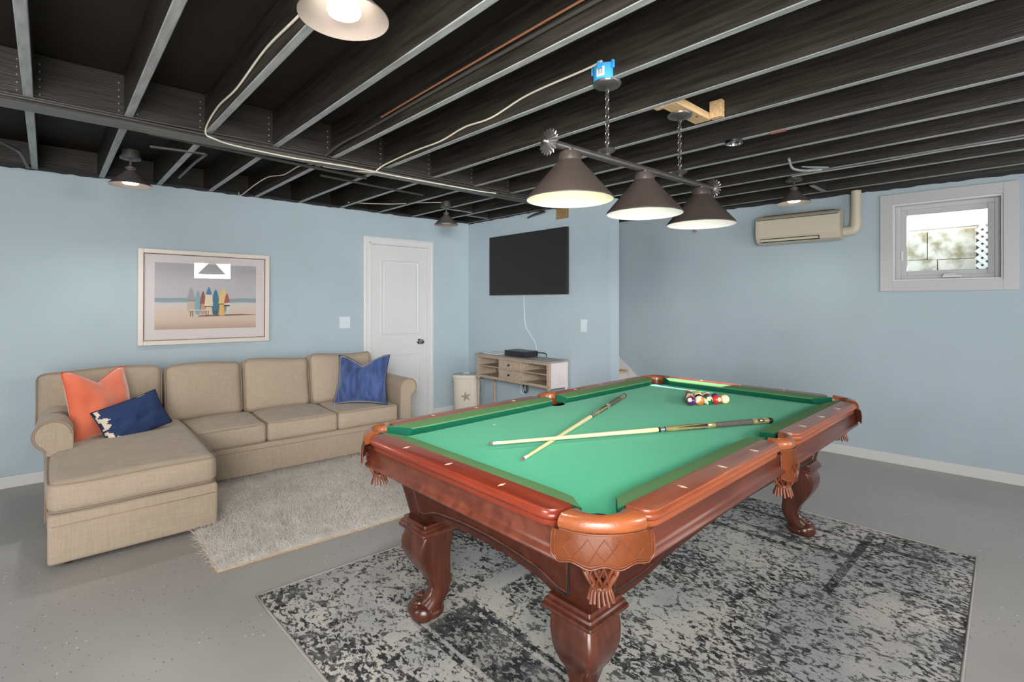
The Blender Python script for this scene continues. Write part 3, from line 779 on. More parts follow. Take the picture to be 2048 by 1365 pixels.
# legs
def leg(sx, sy):
    cx, cy = sx*(1.035 if (sx, sy) == (-1, 1) else 1.01), sy*(.41 if (sx, sy) == (-1, 1) else .43); d = Vector((sx, sy, 0)).normalized()
    secs = [(.398, .080, 0), (.385, .083, .004), (.36, .086, .012), (.335, .085, .018), (.31, .083, .018), (.285, .078, .014), (.255, .070, .005), (.225, .061, -.008),
            (.195, .049, -.024), (.165, .044, -.036), (.14, .043, -.040), (.115, .045, -.034), (.09, .051, -.016), (.065, .064, .006), (.04, .066, .018), (.018, .060, .018), (.012, .052, .016)]
    bm = NB(); rings = []
    for z, s, off in secs:
        ox, oy = cx+d.x*off, cy+d.y*off
        rr_ = .02*s/.08 if z > .15 else s*.75
        if z <= .10: rr_ = s*.95
        rings.append([(x, y, z) for x, y in rrect(ox-s, ox+s, oy-s, oy+s, rr_, 5)])
    # densify by smooth interpolation
    def lerp(a, b, t): return [tuple(p*(1-t)+q*t for p, q in zip(m_, n_)) for m_, n_ in zip(a, b)]
    loft(bm, rings)
    lg = link('leg', bm, M['leg'], PT, 50)
    bm = NB(); rings = []
    for z, s in ((.398, .084), (.400, .097), (.408, .102), (.416, .101), (.421, .094), (.425, .096), (.431, .093), (.436, .086), (.447, .084)):
        rings.append([(x, y, z) for x, y in rrect(cx-s, cx+s, cy-s, cy+s, .008, 3)])
    loft(bm, rings); link('leg_cap', bm, M['leg'], lg, 25)
    bm = NB()
    # corner block up into the cabinet
    rings = [[(x, y, z) for x, y in rrect(cx-.078, cx+.078, cy-.073, cy+.073, .004, 2)] for z in (.448, .60)]
    # claw foot: toes and scrolls
    rot = Matrix.Rotation(math.atan2(d.y, d.x), 4, 'Z')
    p = Vector((cx, cy, 0))
    n = Vector((-d.y, d.x, 0))
    sphere(bm, p+d*.052+Vector((0, 0, .041)), .044, (1.1, 1.15, .92), 20, 12, rot=rot)
    for s in (-1, 1):
        sphere(bm, p+d*.026+n*s*.046+Vector((0, 0, .041)), .042, (1.25, .85, .95), 18, 12, rot=rot)
        sphere(bm, p+d*.046+n*s*.030+Vector((0, 0, .074)), .022, (1.2, .8, .9), 14, 10, rot=rot)
        tube(bm, smoothpath([p+d*.040+n*s*.040+Vector((0, 0, .060)), p+d*.018+n*s*.042+Vector((0, 0, .088)), p-d*.006+n*s*.036+Vector((0, 0, .115)), p-d*.014+n*s*.028+Vector((0, 0, .145))], 5), .010, 8,
             rs=[.012]*6+[.010]*5+[.007]*4+[.004])
    sphere(bm, p+d*.012+Vector((0, 0, .038)), .066, (1.1, 1.1, .56), 20, 12, rot=rot)
    link('claw_foot', bm, M['leg'], lg, 60)
for sx in (-1, 1):
    for sy in (-1, 1): leg(sx, sy)
# leather pockets
def arcpts(cx, cy, r, a0, a1, n, z): return [(cx+r*math.cos(a0+(a1-a0)*k/n), cy+r*math.sin(a0+(a1-a0)*k/n), z) for k in range(n+1)]
def pocket(ax, ay, ang, corner=True):
    """(ax, ay) = hole centre"""
    dx, dy = math.cos(ang), math.sin(ang)
    if corner: r0, hin, R2, hout, reach = .060, math.radians(70), .221, math.radians(32), .095
    else: r0, hin, R2, hout, reach = .052, math.radians(84), .086, math.radians(82), .086
    ox, oy = ax+dx*(reach-R2), ay+dy*(reach-R2)          # centre of the outer arc
    def inn(t, r=r0): a = ang+hin*t; return Vector((ax+r*math.cos(a), ay+r*math.sin(a)))
    def out(t, e=0, k=1): a = ang+hout*t*k; return Vector((ox+(R2+e)*math.cos(a), oy+(R2+e)*math.sin(a)))
    bm = NB(); rings = []; n = 32
    for k in range(n+1):
        t = -1+2*k/n; p, q = inn(t), out(t); d = (q-p); L_ = d.length; d = d/L_
        sec = [(0, -.028), (.001, -.004), (.008, .003), (L_*.45, .006), (L_-.010, .003), (L_-.001, -.006), (L_+.004, -.018), (L_+.004, -.030), (L_-.002, -.038), (.01, -.038)]
        rings.append([(p.x+d.x*s_, p.y+d.y*s_, ZT+z) for s_, z in sec])
    loft(bm, rings); o = link('pocket', bm, M['leather'], PT, 45)
    bm = NB(); tube(bm, [(*out(-.98+1.96*k/24, .003), ZT-.039) for k in range(25)], .003, 6); link('trim_cord', bm, M['leatherdark'], o, 60)
    bm = NB(); g = []; hl = hin+.75
    for k in range(29):
        t = -hl+2*hl*k/28; a = ang+t
        g.append([bm.verts.new((ax+r*math.cos(a), ay+r*math.sin(a), z)) for r, z in ((r0+.001, ZB-.002 if abs(t) > hin else ZT-.02), (r0-.004, ZB-.02), (r0-.006, ZB-.06), (r0-.020, ZB-.11), (.01, ZB-.13))])
    for i in range(28):
        for j in range(4): bm.faces.new((g[i][j], g[i+1][j], g[i+1][j+1], g[i][j+1]))
    bmesh.ops.solidify(bm, geom=bm.faces[:], thickness=-.003)
    link('pocket_liner', bm, M['leather'], o, 50)
    kk = 1.13 if corner else .62
    def zbot(t): 
        if not corner: return ZT-.155-.02*math.cos(t*PI*.5)
        return ZT-.113-.014*math.cos(t*PI*.5)+.006*math.cos(t*PI*3.4)*(1-.3*abs(t))+.016*max(0, abs(t)-.86)/.14
    def on(t, w, e=.0015):
        z = (ZT-.037)+(zbot(t)-(ZT-.037))*w
        q = out(t, .004+.006*math.sin(w*PI*.7)+(.006*abs(t)**3 if corner else 0)+e, kk); return Vector((q.x, q.y, z))
    bm = NB(); nn, nz_ = 40, 8; g = [[bm.verts.new(on(-1+2*k/nn, j/nz_, 0)) for j in range(nz_+1)] for k in range(nn+1)]
    for i in range(nn):
        for j in range(nz_): bm.faces.new((g[i][j], g[i+1][j], g[i+1][j+1], g[i][j+1]))
    bmesh.ops.solidify(bm, geom=bm.faces[:], thickness=-.005)
    fl = link('leather_flap', bm, M['leather'], o, 60)
    bm = NB()
    for m_, wb, r in ((.985, .965, .0022), (.92, .88, .0011)):
        tube(bm, [on(-m_, w) for w in (.06, .3, .6, .85)]+[on(-m_+2*m_*k/30, wb) for k in range(31)]+[on(m_, w) for w in (.85, .6, .3, .06)], r, 6)
    link('edge_stitching', bm, M['leatherdark'], fl, 60)
    if corner:
        bm = NB(); w_ = .15
        for c in (-.60, -.30, 0, .30, .60):
            for (ta, wa), (tb, wb) in (((c-w_, .48), (c, .14)), ((c, .14), (c+w_, .48)), ((c+w_, .48), (c, .82)), ((c, .82), (c-w_, .48))):
                tube(bm, [on(ta+(tb-ta)*k/5, wa+(wb-wa)*k/5, .001) for k in range(6)], .0013, 5)
        link('diamond_stitching', bm, M['leatherdark'], fl, 60)
    bx, by = ax+dx*(.035 if corner else .045), ay+dy*(.035 if corner else .045)
    bm = NB(); n = 12; zt = ZT-.10; zm = zt-.102 if corner else zt-.10; rt, rm = .056, .024
    for k in range(n):
        a = 2*PI*k/n
        for s in (-1, 1):
            tube(bm, [(bx+(rt+(rm-rt)*u+.010*math.sin(u*PI))*math.cos(a+s*u*.9), by+(rt+(rm-rt)*u+.010*math.sin(u*PI))*math.sin(a+s*u*.9), zt+(zm-zt)*u) for u in (0, .2, .4, .6, .8, 1)], .0055, 5, flat=.6)
    lathe(bm, [(rm+.003, 0), (rm+.007, -.006), (rm+.003, -.014)], 14, (bx, by, zm+.006))
    for k in range(16):
        a = 2*PI*k/16
        tube(bm, [(bx+rm*math.cos(a), by+rm*math.sin(a), zm-.004), (bx+(rm+.005)*math.cos(a), by+(rm+.005)*math.sin(a), zm-.018), (bx+(rm+.012)*math.cos(a+.1), by+(rm+.012)*math.sin(a+.1), zm-.038-.006*(k % 2))], .0052, 5, flat=.5)
    link('net_tassel', bm, M['leatherdark'], o, 60)
for sx, sy in ((-1, -1), (1, -1), (1, 1), (-1, 1)): pocket(sx*CC[0], sy*CC[1], math.atan2(sy, sx))
pocket(0, -.642, -PI/2, False); pocket(0, .642, PI/2, False)

# ---------------------------------------------------------------- balls, cues
def ptw(x, y, z):
    a = math.radians(.6); return (2.282+x*math.cos(a)-y*math.sin(a), 1.477+x*math.sin(a)+y*math.cos(a), z)
BC = {1: (232, 190, 60), 2: (38, 50, 110), 3: (200, 50, 42), 4: (82, 40, 92), 5: (226, 120, 52), 6: (30, 104, 66), 7: (128, 36, 34), 8: (22, 22, 24)}
CN = {1: 'yellow', 2: 'blue', 3: 'red', 4: 'purple', 5: 'orange', 6: 'green', 7: 'maroon', 8: 'black'}
cream = srgb(240, 226, 192)
def ball_mat(n):
    base = srgb(*BC[n if n < 9 else n-8]); m = mat('pool_ball_%d' % n, base, .12, coat=.5)
    nt = m.node_tree; N = nt.nodes; K = nt.links; b = N['Principled BSDF']
    tc = N.new('ShaderNodeTexCoord'); sp = N.new('ShaderNodeSeparateXYZ'); K.new(tc.outputs['Object'], sp.inputs[0])
    def mth(op, a, v):
        q = N.new('ShaderNodeMath'); q.operation = op; K.new(a, q.inputs[0]); q.inputs[1].default_value = v; return q.outputs[0]
    ab = mth('ABSOLUTE', sp.outputs[2], 0)
    spot = mth('GREATER_THAN', mth('ABSOLUTE', sp.outputs[0], 0), .0255)
    mx = N.new('ShaderNodeMix'); mx.data_type = 'RGBA'; mx.inputs[6].default_value = base; mx.inputs[7].default_value = cream
    if n > 8: st_ = mth('GREATER_THAN', ab, .0145); q = N.new('ShaderNodeMath'); q.operation = 'MAXIMUM'; K.new(st_, q.inputs[0]); K.new(spot, q.inputs[1]); K.new(q.outputs[0], mx.inputs[0])
    else: K.new(spot, mx.inputs[0])
    K.new(mx.outputs[2], b.inputs['Base Color'])
    return m
R_ = .02858
rack = [(0, 0, 4), (1, 1, 13), (2, 2, 14), (3, 3, 3), (4, 4, 9), (1, 0, 5), (2, 1, 8), (3, 2, 7), (4, 3, 2), (2, 0, 12), (3, 1, 15), (4, 2, 10), (3, 0, 6), (4, 1, 1), (4, 0, 11)]
rots = {4: (.3, .4, .2), 13: (.5, -.9, -1.0), 14: (1.0, .5, .7), 3: (.4, .2, 1.2), 9: (.5, 1.2, -.6)}
where = {4: 'at the near left tip of the rack', 13: 'beside the purple ball at the front of the rack', 14: 'in the middle of the front row of the rack', 3: 'second from the right in the front row of the rack',
         9: 'at the right end of the front row of the rack', 5: 'behind the purple ball on the left edge of the rack', 8: 'in the centre of the rack behind the orange striped ball', 7: 'inside the rack behind the green striped ball',
         2: 'in the back row behind the red ball', 12: 'on the left edge of the rack behind the orange ball', 15: 'inside the rack behind the black ball', 10: 'in the middle of the back row of the rack',
         6: 'on the left edge of the rack, fourth from the purple tip', 1: 'in the back row of the rack, second from its far left corner', 11: 'at the far left corner of the rack'}
for k, j, n in rack:
    x = .550+k*R_*1.7330; y = .008+(k/2-j)*R_*2.003
    bm = NB(); bmesh.ops.create_uvsphere(bm, u_segments=28, v_segments=18, radius=R_)
    # number disc ring
    o = link('pool_ball', bm, ball_mat(n), None, 180)
    o.location = ptw(x, y, ZB+R_+.0003)
    rr_ = random.Random(n); o.rotation_euler = rots.get(n, (rr_.uniform(0, 3), rr_.uniform(0, 3), rr_.uniform(0, 3)))
    cn = CN[n if n < 9 else n-8]
    tag(o, ('cream ball with %s stripe %s' if n > 8 else 'solid %s ball %s') % (cn, where[n]), 'ball', 'racked pool balls')
    cur = bpy.data.curves.new('num', 'FONT'); cur.body = str(n); cur.size = .013; cur.align_x = 'CENTER'; cur.align_y = 'CENTER'; cur.extrude = .0002
    to = bpy.data.objects.new('num', cur); C.objects.link(to); dg = bpy.context.evaluated_depsgraph_get(); me = bpy.data.meshes.new_from_object(to.evaluated_get(dg)); bpy.data.objects.remove(to)
    me.materials.clear(); me.materials.append(M['inlay'])
    if n == 9: face = Vector((0, 0, 1))
    else: face = Vector((1, 0, 0))
    for v in me.vertices:
        a, b_ = v.co.x, v.co.y
        if n == 9: p = Vector((a, b_, R_))
        else: p = Vector((R_, a, b_))
        v.co = p.normalized()*(R_+.0002+v.co.z)
    no = bpy.data.objects.new('number', me); C.objects.link(no); no.parent = o
    if n == 9: 
        bm = NB(); tube(bm, [Vector((.0085*math.cos(a), .0085*math.sin(a), R_)).normalized()*(R_+.0001) for a in [2*PI*q/20 for q in range(20)]], .0004, 5, closed=True); link('number_ring', bm, M['inlay'], o, 60)
        o.rotation_mode = 'QUATERNION'; dv = Vector((-o.location.x+.62, -o.location.y-.55, .30+.4)).normalized()
        o.rotation_quaternion = dv.to_track_quat('Z', 'Y')

def cue(tip, butt, ztip, zbutt, label, roll=0):
    a, b = Vector((*tip, ztip)), Vector((*butt, zbutt)); L = (b-a).length; d = (b-a).normalized()
    e = empty('cue_stick', a, 0, label, 'cue stick', 'cue sticks lying on the green cloth')
    e.rotation_mode = 'QUATERNION'; e.rotation_quaternion = d.to_track_quat('Z', 'Y')
    r = lambda s: .0062+(.0150-.0062)*s
    def seg(name, s0, s1, m, dr=0, par=None, n=4):
        bm = NB(); pr = [(r(s0+(s1-s0)*k/n)+dr, (s0+(s1-s0)*k/n)*L) for k in range(n+1)]
        lathe(bm, pr, 20); return link(name, bm, m, par or e, 50)
    seg('tip', 0, .009, M['tip']); seg('ferrule', .009, .026, M['paper']); seg('shaft', .026, .545, M['shaft'])
    seg('joint', .545, .553, M['rubber'], .0003); seg('joint_ring', .553, .568, M['ferrule'], .0003); seg('joint', .568, .572, M['rubber'], .0003)
    fw = seg('forearm', .572, .745, M['butt'], .0002)
    for k in range(4):   # pointed inlays
        bm = NB(); an = roll+k*PI/2; pts = []
        g = []
        for q in range(9):
            s = .60+(.73-.60)*q/8; w = .5*q/8; g.append([bm.verts.new(((r(s)+.0006)*math.cos(an+w*t), (r(s)+.0006)*math.sin(an+w*t), s*L)) for t in (-1, -.5, 0, .5, 1)])
        for i in range(8):
            for j in range(4): bm.faces.new((g[i][j], g[i][j+1], g[i+1][j+1], g[i+1][j]))
        link('inlay_point', bm, M['inlay'], fw)
        bm = NB(); v = [bm.verts.new(((r(.738)+.0012)*math.cos(an+t), (r(.738)+.0012)*math.sin(an+t), s*L)) for t, s in ((-.35, .738), (0, .729), (.35, .738), (0, .747))]; bm.faces.new(v); link('pearl_inlay', bm, M['paper'], fw)
    seg('collar', .745, .76, M['butt'], .0005); seg('wrap', .76, .915, M['wrap'], .0002); bs = seg('butt_sleeve', .915, .98, M['butt'], .0004)
    for k in range(4):
        bm = NB(); an = roll+k*PI/2; g = []
        for q in range(5):
            s = .932+(.958-.932)*q/4; g.append([bm.verts.new(((r(s)+.001)*math.cos(an+.45*t), (r(s)+.001)*math.sin(an+.45*t), s*L)) for t in (-1, -.5, 0, .5, 1)])
        for i in range(4):
            for j in range(4): bm.faces.new((g[i][j], g[i][j+1], g[i+1][j+1], g[i+1][j]))
        link('inlay_window', bm, M['inlay'], bs)
        bm = NB(); v = [bm.verts.new(((r(.945)+.0018)*math.cos(an+t), (r(.945)+.0018)*math.sin(an+t), s*L)) for t, s in ((-.25, .945), (0, .938), (.25, .945), (0, .952))]; bm.faces.new(v); link('pearl_inlay', bm, M['paper'], bs)
    bm = NB(); lathe(bm, [(r(.98), .98*L), (r(.98)+.001, .983*L), (.0155, .992*L), (.013, .998*L), (0, L)], 20); link('bumper', bm, M['rubber'], e, 60)
cue((1.360, 1.415), (2.755, 1.908), ZB+.0075, ZB+.0155, 'shorter-looking cue stick lying underneath, butt toward the far middle pocket', .4)
cue((1.360, 1.612), (2.727, .995), ZB+.0285, ZB+.0155, 'cue stick lying across on top, dark wrapped butt near the right side pocket', 1.1)

# ================================================================ SOFA
SF = empty('sectional_sofa', (.0, 5.19, 0), -.042, 'taupe linen sectional sofa with rolled arms and a chaise on its left end', 'sofa')
def sf(x, y):      # world -> sofa local
    v = Matrix.Rotation(.042, 2) @ Vector((x, y-5.19)); return v.x, v.y
def pipe_loop(hx_, hy_, r, z, rad, f=None, n=10):
    pts = []
    for x, y in rrect(-hx_, hx_, -hy_, hy_, rad, 5): pts.append((x, y))
    # densify straight runs
    out = []
    for i in range(len(pts)):
        p, q = Vector(pts[i]), Vector(pts[(i+1) % len(pts)]); k = max(1, int((q-p).length/.05))
        for s in range(k): out.append(p.lerp(q, s/k))
    res = []
    for p in out:
        w = Vector((p.x, p.y, z))
        if f: w = f(w, Vector((p.x/hx_, p.y/hy_, z)))
        res.append(w)
    return res
def cushion_box(name, c, half, r, parent, crown=.02, puff=.012, rot=None, seedn=0, pipe='xy', n=10, lab=None):
    """seat style cushion: crowned top, piping at top and bottom edges"""
    def f(w, u):
        k = (1-u.x**2)*(1-u.y**2); z = w.z+(crown*k if w.z > 0 else -.25*crown*k)
        side = 1-u.z**2*.8
        s = noise.noise(Vector((w.x*3+seedn, w.y*3, w.z*3)))*.005
        return Vector((w.x+puff*math.copysign(1, u.x)*(abs(u.x)**6)*(1-u.y**2)*side+s, w.y+puff*math.copysign(1, u.y)*(abs(u.y)**6)*(1-u.x**2)*side+s, z+s))
    bm = NB(); rbox(bm, half, r, n, f)
    o = link(name, bm, M['linen'], parent, 75, loc=c)
    if rot: o.rotation_euler = rot
    if lab: o['label'] = lab
    for zz in (half[2]-r*.35, -half[2]+r*.35):
        b2 = NB(); hx_, hy_ = half[0]-r*.08, half[1]-r*.08
        tube(b2, [f(Vector((p.x, p.y, zz)), Vector((p.x/half[0], p.y/half[1], zz/half[2]))) for p in [Vector(q) for q in pipe_loop(hx_, hy_, 0, zz, r*.9)]], .0032, 6, closed=True)
        link('piping', b2, M['piping'], o, 60)
    return o
# chaise base and sofa base
x0c, x1c = .012, .775
bm = NB(); rbox(bm, (.386, .842, .13), .02, 8); link('base', bm, M['linen'], SF, 60, loc=(*sf(.402, 4.338), .155), rz=.025)
bm = NB(); rbox(bm, (.875, .44, .12), .02, 8); link('base', bm, M['linen'], SF, 60, loc=(1.68, -.455, .16))
# welt seam lines under the deck edge
bm = NB(); cs_ = [Matrix.Rotation(.025, 3, 'Z') @ Vector((a, b, 0))+Vector((*sf(.402, 4.338), .226)) for a, b in ((-.382, .6), (-.3865, 0), (-.3865, -.82), (-.366, -.8425), (0, -.8425), (.366, -.8425), (.3865, -.82), (.3865, 0), (.3865, .3))]; tube(bm, cs_, .003, 6)
tube(bm, [(x, -.898, .236) for x in (.82, 1.4, 2.0, 2.50)], .003, 6); link('welt_seam', bm, M['piping'], SF, 60)
# seat deck edge under the cushions
# chaise cushion: long, wraps in front of arm
cushion_box('seat_cushion', (*sf(.395, 4.18), .372), (.384, .70, .088), .050, SF, .028, .018, rot=(0, 0, .025), seedn=1, n=12, lab='long chaise seat cushion')
for i, (a, b) in enumerate(((.80, 1.315), (1.32, 1.885), (1.89, 2.455))):
    cushion_box('seat_cushion', ((a+b)/2, -.60, .357), ((b-a)/2-.003, .315, .078), .03, SF, .02, .014, seedn=5+i)
# back frame
bm = NB(); rbox(bm, (1.235, .07, .36), .04, 10); link('backrest', bm, M['linen'], SF, 60, loc=(1.30, -.085, .42))
# back cushions: local box with thin y, leaning back
def back_cushion(a, b, zb, zt, yb, seedn, half_d=.085, lean=.16):
    hx_, hz = (b-a)/2-.004, (zt-zb)/2
    def f(w, u):
        k = (1-u.x**2)*(1-u.z**2)
        s = noise.noise(Vector((w.x*3+seedn*7, w.y*3, w.z*3)))*.012
        top = .010*math.sin(u.x*2.5+seedn)*(1 if u.z > 0 else 0)
        return Vector((w.x*(1-.03*max(0, -u.z)*0), w.y+(-.035*k if w.y < 0 else .01*k)+s, w.z+top*abs(u.z)+s*.5))
    bm = NB(); rbox(bm, (hx_, half_d, hz), .05, 10, f)
    o = link('back_cushion', bm, M['linen'], SF, 75, loc=((a+b)/2, yb, (zb+zt)/2)); o.rotation_euler = (-lean, 0, 0)
    for yy in (-half_d+.012, half_d-.02):
        b2 = NB(); pts = []
        for x, z in [(p.x, p.y) for p in [Vector(q[:2]) for q in pipe_loop(hx_-.003, hz-.003, 0, 0, .05)]]:
            pts.append(f(Vector((x, yy, z)), Vector((x/hx_, -1, z/hz))))
        tube(b2, pts, .0032, 6, closed=True); link('piping', b2, M['piping'], o, 60)
back_cushion(-.045, .69, .46, .885, -.30, 1, lean=.14)
back_cushion(.70, 1.255, .425, .875, -.31, 2); back_cushion(1.262, 1.82, .425, .872, -.31, 3); back_cushion(1.825, 2.445, .425, .88, -.31, 4)
# rolled arms: profile swept along depth
def arm(cx, cz, r, y0, y1, wpost, side):
    """side=-1 left arm, +1 right arm: roll leans outwards"""
    prof = []
    xin = cx-side*r              # inner side tangent
    xout = cx+side*(r-.058)      # post outer face
    # start bottom inner, up inner side, around roll, back under, down the post
    prof.append((xin, .04)); prof.append((xin, cz))
    for k in range(1, 19):
        a = PI-(PI+1.05)*k/18
        prof.append((cx+side*r*math.cos(a), cz+r*math.sin(a)))
    ex, ez = prof[-1]
    prof.append((xout, ez-.018)); prof.append((xout, .04))
    n = len(prof); bm = NB(); rings = []
    for y, s in ((y0+.0, .0), (y0+.003, .003), (y0+.012, 0), (y1, 0)):
        pass
    ys = [y0, y0+.008, y0+.5*(y1-y0), y1]
    ins = [.007, 0, 0, 0]
    for y, t in zip(ys, ins):
        rings.append([(x+(cx-x)*t*3, y, z+(cz-z)*t*1.5 if z > .3 else z) for x, z in prof])
    loft(bm, rings); o = link('arm', bm, M['linen'], SF, 40)
    b2 = NB()
    def shr(x, z, t): return (cx+(x-cx)*(1-t), y0-.001, cz+(z-cz)*(1-t) if z > .3 else z)
    tube(b2, [shr(x, z, .10) for x, z in prof[1:-1]]+[shr(*prof[-1], .1)], .0032, 6)
    tube(b2, [shr(x, z, -.0) for x, z in prof[0:-1]]+[shr(*prof[-1], 0)], .0028, 6)
    link('piping', b2, M['piping'], o, 60)
lx, ly = sf(.028, 4.17); arm(lx, .566, .095, ly, -.02, 0, -1)
rx, ry = sf(2.558, 4.235); arm(rx, .568, .086, ry, -.02, 0, 1)
for (x, y) in (sf(.09, 3.58), sf(.73, 3.56), (2.52, -.83), (.06, -.08), (2.52, -.08)):
    bm = NB(); lathe(bm, [(.022, .001), (.024, .004), (.03, .04), (.03, .05)], 14, (x, y, 0)); link('foot', bm, M['footwood'], SF, 50)

# throw pillows
def pillow(name, loc, rot, w, h, t, m, label, ear=.10, chop=0, sag=0, extra=None, edge=None, n=26):
    """stands in local xz plane, centre at the origin"""
    bm = NB(); front = []
    def outline(u, v):
        x = u*w/2*(1-ear*(1-v*v)*abs(u)**2); z = v*h/2*(1-ear*(1-u*u)*abs(v)**2)
        if v > 0: z -= chop*max(0, 1-abs(u)/.75)**1.2*v**1.5
        if v < 0: z -= 0; x *= 1+sag*(-v)*.5
        return x, z
    for s in (-1, 1):
        g = []
        for i in range(n+1):
            row = []
            for j in range(n+1):
                u, v = -1+2*i/n, -1+2*j/n
                x, z = outline(u, v)
                th = (max(0, 1-abs(u)**2.4)*max(0, 1-abs(v)**2.4))**.55
                th *= 1+.25*(-v)*sag*3-.25*max(0, 1-abs(u)/.5)*max(0, v)*(1 if chop else 0)
                y = s*t/2*th+noise.noise(Vector((u*2.2+w*9, v*2.2, s)))*.02*th
                row.append(bm.verts.new((x, y, z)))
            g.append(row)
        for i in range(n):
            for j in range(n): 
                f = bm.faces.new((g[i][j], g[i+1][j], g[i+1][j+1], g[i][j+1]))
                if extra and s < 0: f.material_index = extra(-1+2*(i+.5)/n, -1+2*(j+.5)/n)
    bmesh.ops.remove_doubles(bm, verts=bm.verts[:], dist=1e-4)
    e = empty(name, loc, 0, label, 'pillow'); e.rotation_euler = rot
    link('cover', bm, [m, M['cream']], e, 180)
    b2 = NB(); pts = []
    for k in range(4*n):
        q, i = divmod(k, n); s_ = -1+2*i/n
        u, v = ((s_, -1), (1, s_), (-s_, 1), (-1, -s_))[q]
        x, z = outline(u, v); pts.append((x, 0, z))
    tube(b2, pts, .004, 6, closed=True); link('seam', b2, edge or m, e, 60)
    return e
pillow('throw_pillow', (.275, 4.51, .685), (-.26, .03, .62), .435, .48, .17, M['orange'], 'orange velvet throw pillow leaning in the left corner of the sofa', .07, .085, .05, edge=mat('orange_seam', srgb(214, 92, 58), .8))
rn = random.Random(11)
cells = {(i, j): rn.random() for i in range(60) for j in range(60)}
def navy_x(u, v):
    w = .10+.07*math.sin(v*7)+.05*math.sin(v*17+1)+(cells[(int((u+1)*20), int((v+1)*14))]-.5)*.10
    return 1 if (-.985 < u < -1+w*1.15+.06 and u > -1+.03*math.sin(v*9)+.03) or (v > .93 and .35 < u < .62) else 0
pillow('throw_pillow', (.445, 4.37, .580), (-.42, -.24, .38), .41, .265, .12, M['navy'], 'small navy lumbar pillow with cream woven edge in front of the orange pillow', .05, 0, 0, navy_x, M['navyedge'], 40)
pillow('throw_pillow', (2.16, 4.40, .665), (-.28, -.02, -.85), .50, .46, .17, M['bluevelvet'], 'royal blue velvet throw pillow at the right end of the sofa', .09, .085, .08, edge=M['navyedge'])

# ================================================================ PICTURE
PF = empty('framed_picture', (1.083, LY(1.083)-.003, 1.4265), DA, 'champagne framed beach print with a row of seven surfboards, above the sofa', 'picture')
PF.rotation_euler = (0, math.radians(.28), DA)
fw, fh = 1.035, .83
bm = NB(); ring(bm, -fw/2, fw/2, -fh/2, fh/2, .038, -.028, -.001, .003); link('frame', bm, M['glassframe'], PF)
bm = NB(); ring(bm, -fw/2+.038, fw/2-.038, -fh/2+.038, fh/2-.038, .006, -.020, -.001, .0005); link('inner_lip', bm, M['darkline'], PF)
bm = NB(); box(bm, -fw/2+.04, fw/2-.04, -.008, -.001, -fh/2+.04, fh/2-.04); link('mat_board', bm, M['mat_board'], PF)
pm = mat('beach_print', srgb(200, 190, 185), .7); nt = pm.node_tree; N = nt.nodes; K = nt.links
tc = N.new('ShaderNodeTexCoord'); sp = N.new('ShaderNodeSeparateXYZ'); K.new(tc.outputs['Object'], sp.inputs[0])
mr = N.new('ShaderNodeMapRange'); mr.inputs[1].default_value = -.27; mr.inputs[2].default_value = .27; K.new(sp.outputs[2], mr.inputs[0])
cr = N.new('ShaderNodeValToRGB'); el = cr.color_ramp.elements
for p, c in ((0, (186, 160, 142)), (.12, (206, 184, 166)), (.30, (210, 192, 178)), (.38, (206, 198, 192)), (.405, (196, 196, 196)), (.43, (140, 158, 164)), (.485, (138, 156, 163)), (.495, (186, 184, 188)), (.75, (184, 180, 184)), (1.0, (170, 168, 174))):
    if p in (0, 1.0): e_ = el[0] if p == 0 else el[-1]; e_.color = srgb(*c)
    else: e_ = el.new(p); e_.color = srgb(*c)
nn = N.new('ShaderNodeTexNoise'); nn.inputs['Scale'].default_value = 8; nn.inputs['Detail'].default_value = 5; K.new(tc.outputs['Object'], nn.inputs[0])
ad = N.new('ShaderNodeMath'); ad.operation = 'MULTIPLY_ADD'; ad.inputs[1].default_value = .04; K.new(nn.outputs[0], ad.inputs[0]); K.new(mr.outputs[0], ad.inputs[2])
sb = N.new('ShaderNodeMath'); sb.operation = 'SUBTRACT'; sb.inputs[1].default_value = .02; K.new(ad.outputs[0], sb.inputs[0])
K.new(sb.outputs[0], cr.inputs[0]); K.new(cr.outputs[0], N['Principled BSDF'].inputs['Base Color'])
pw, ph = .80, .585
bm = NB(); box(bm, -pw/2, pw/2, -.0095, -.008, -ph/2+.01, ph/2+.01); pr = link('print', bm, pm, PF)
def flat(name, pts, y, m, par): bm = NB(); bm.faces.new([bm.verts.new((x, y, z)) for x, z in pts]); return link(name, bm, m, par)
def surf(cx, zb, zt, w, cols, tilt=0):
    L_ = zt-zb; prev = 0
    for i, (frac, col) in enumerate(cols):
        pts = []
        ks = [prev+(frac-prev)*k/8 for k in range(9)]
        wd = lambda t: w/2*(math.sin(PI*min(1, max(0, .06+t*.94))**.75))**.65 if t < 1 else 0
        for t in ks: pts.append((cx-wd(t)+tilt*t, zb+L_*t))
        for t in reversed(ks): pts.append((cx+wd(t)+tilt*t, zb+L_*t))
        pts = [p for k, p in enumerate(pts) if k == 0 or (Vector(p)-Vector(pts[k-1])).length > 1e-5]
        if (Vector(pts[0])-Vector(pts[-1])).length < 1e-5: pts.pop()
        flat('surfboard_print', pts, -.0098-.00008*i, colm(col), pr); prev = frac
CM = {}
def colm(c):
    if c not in CM: CM[c] = mat('ink_%d_%d_%d' % c, srgb(*c), .7)
    return CM[c]
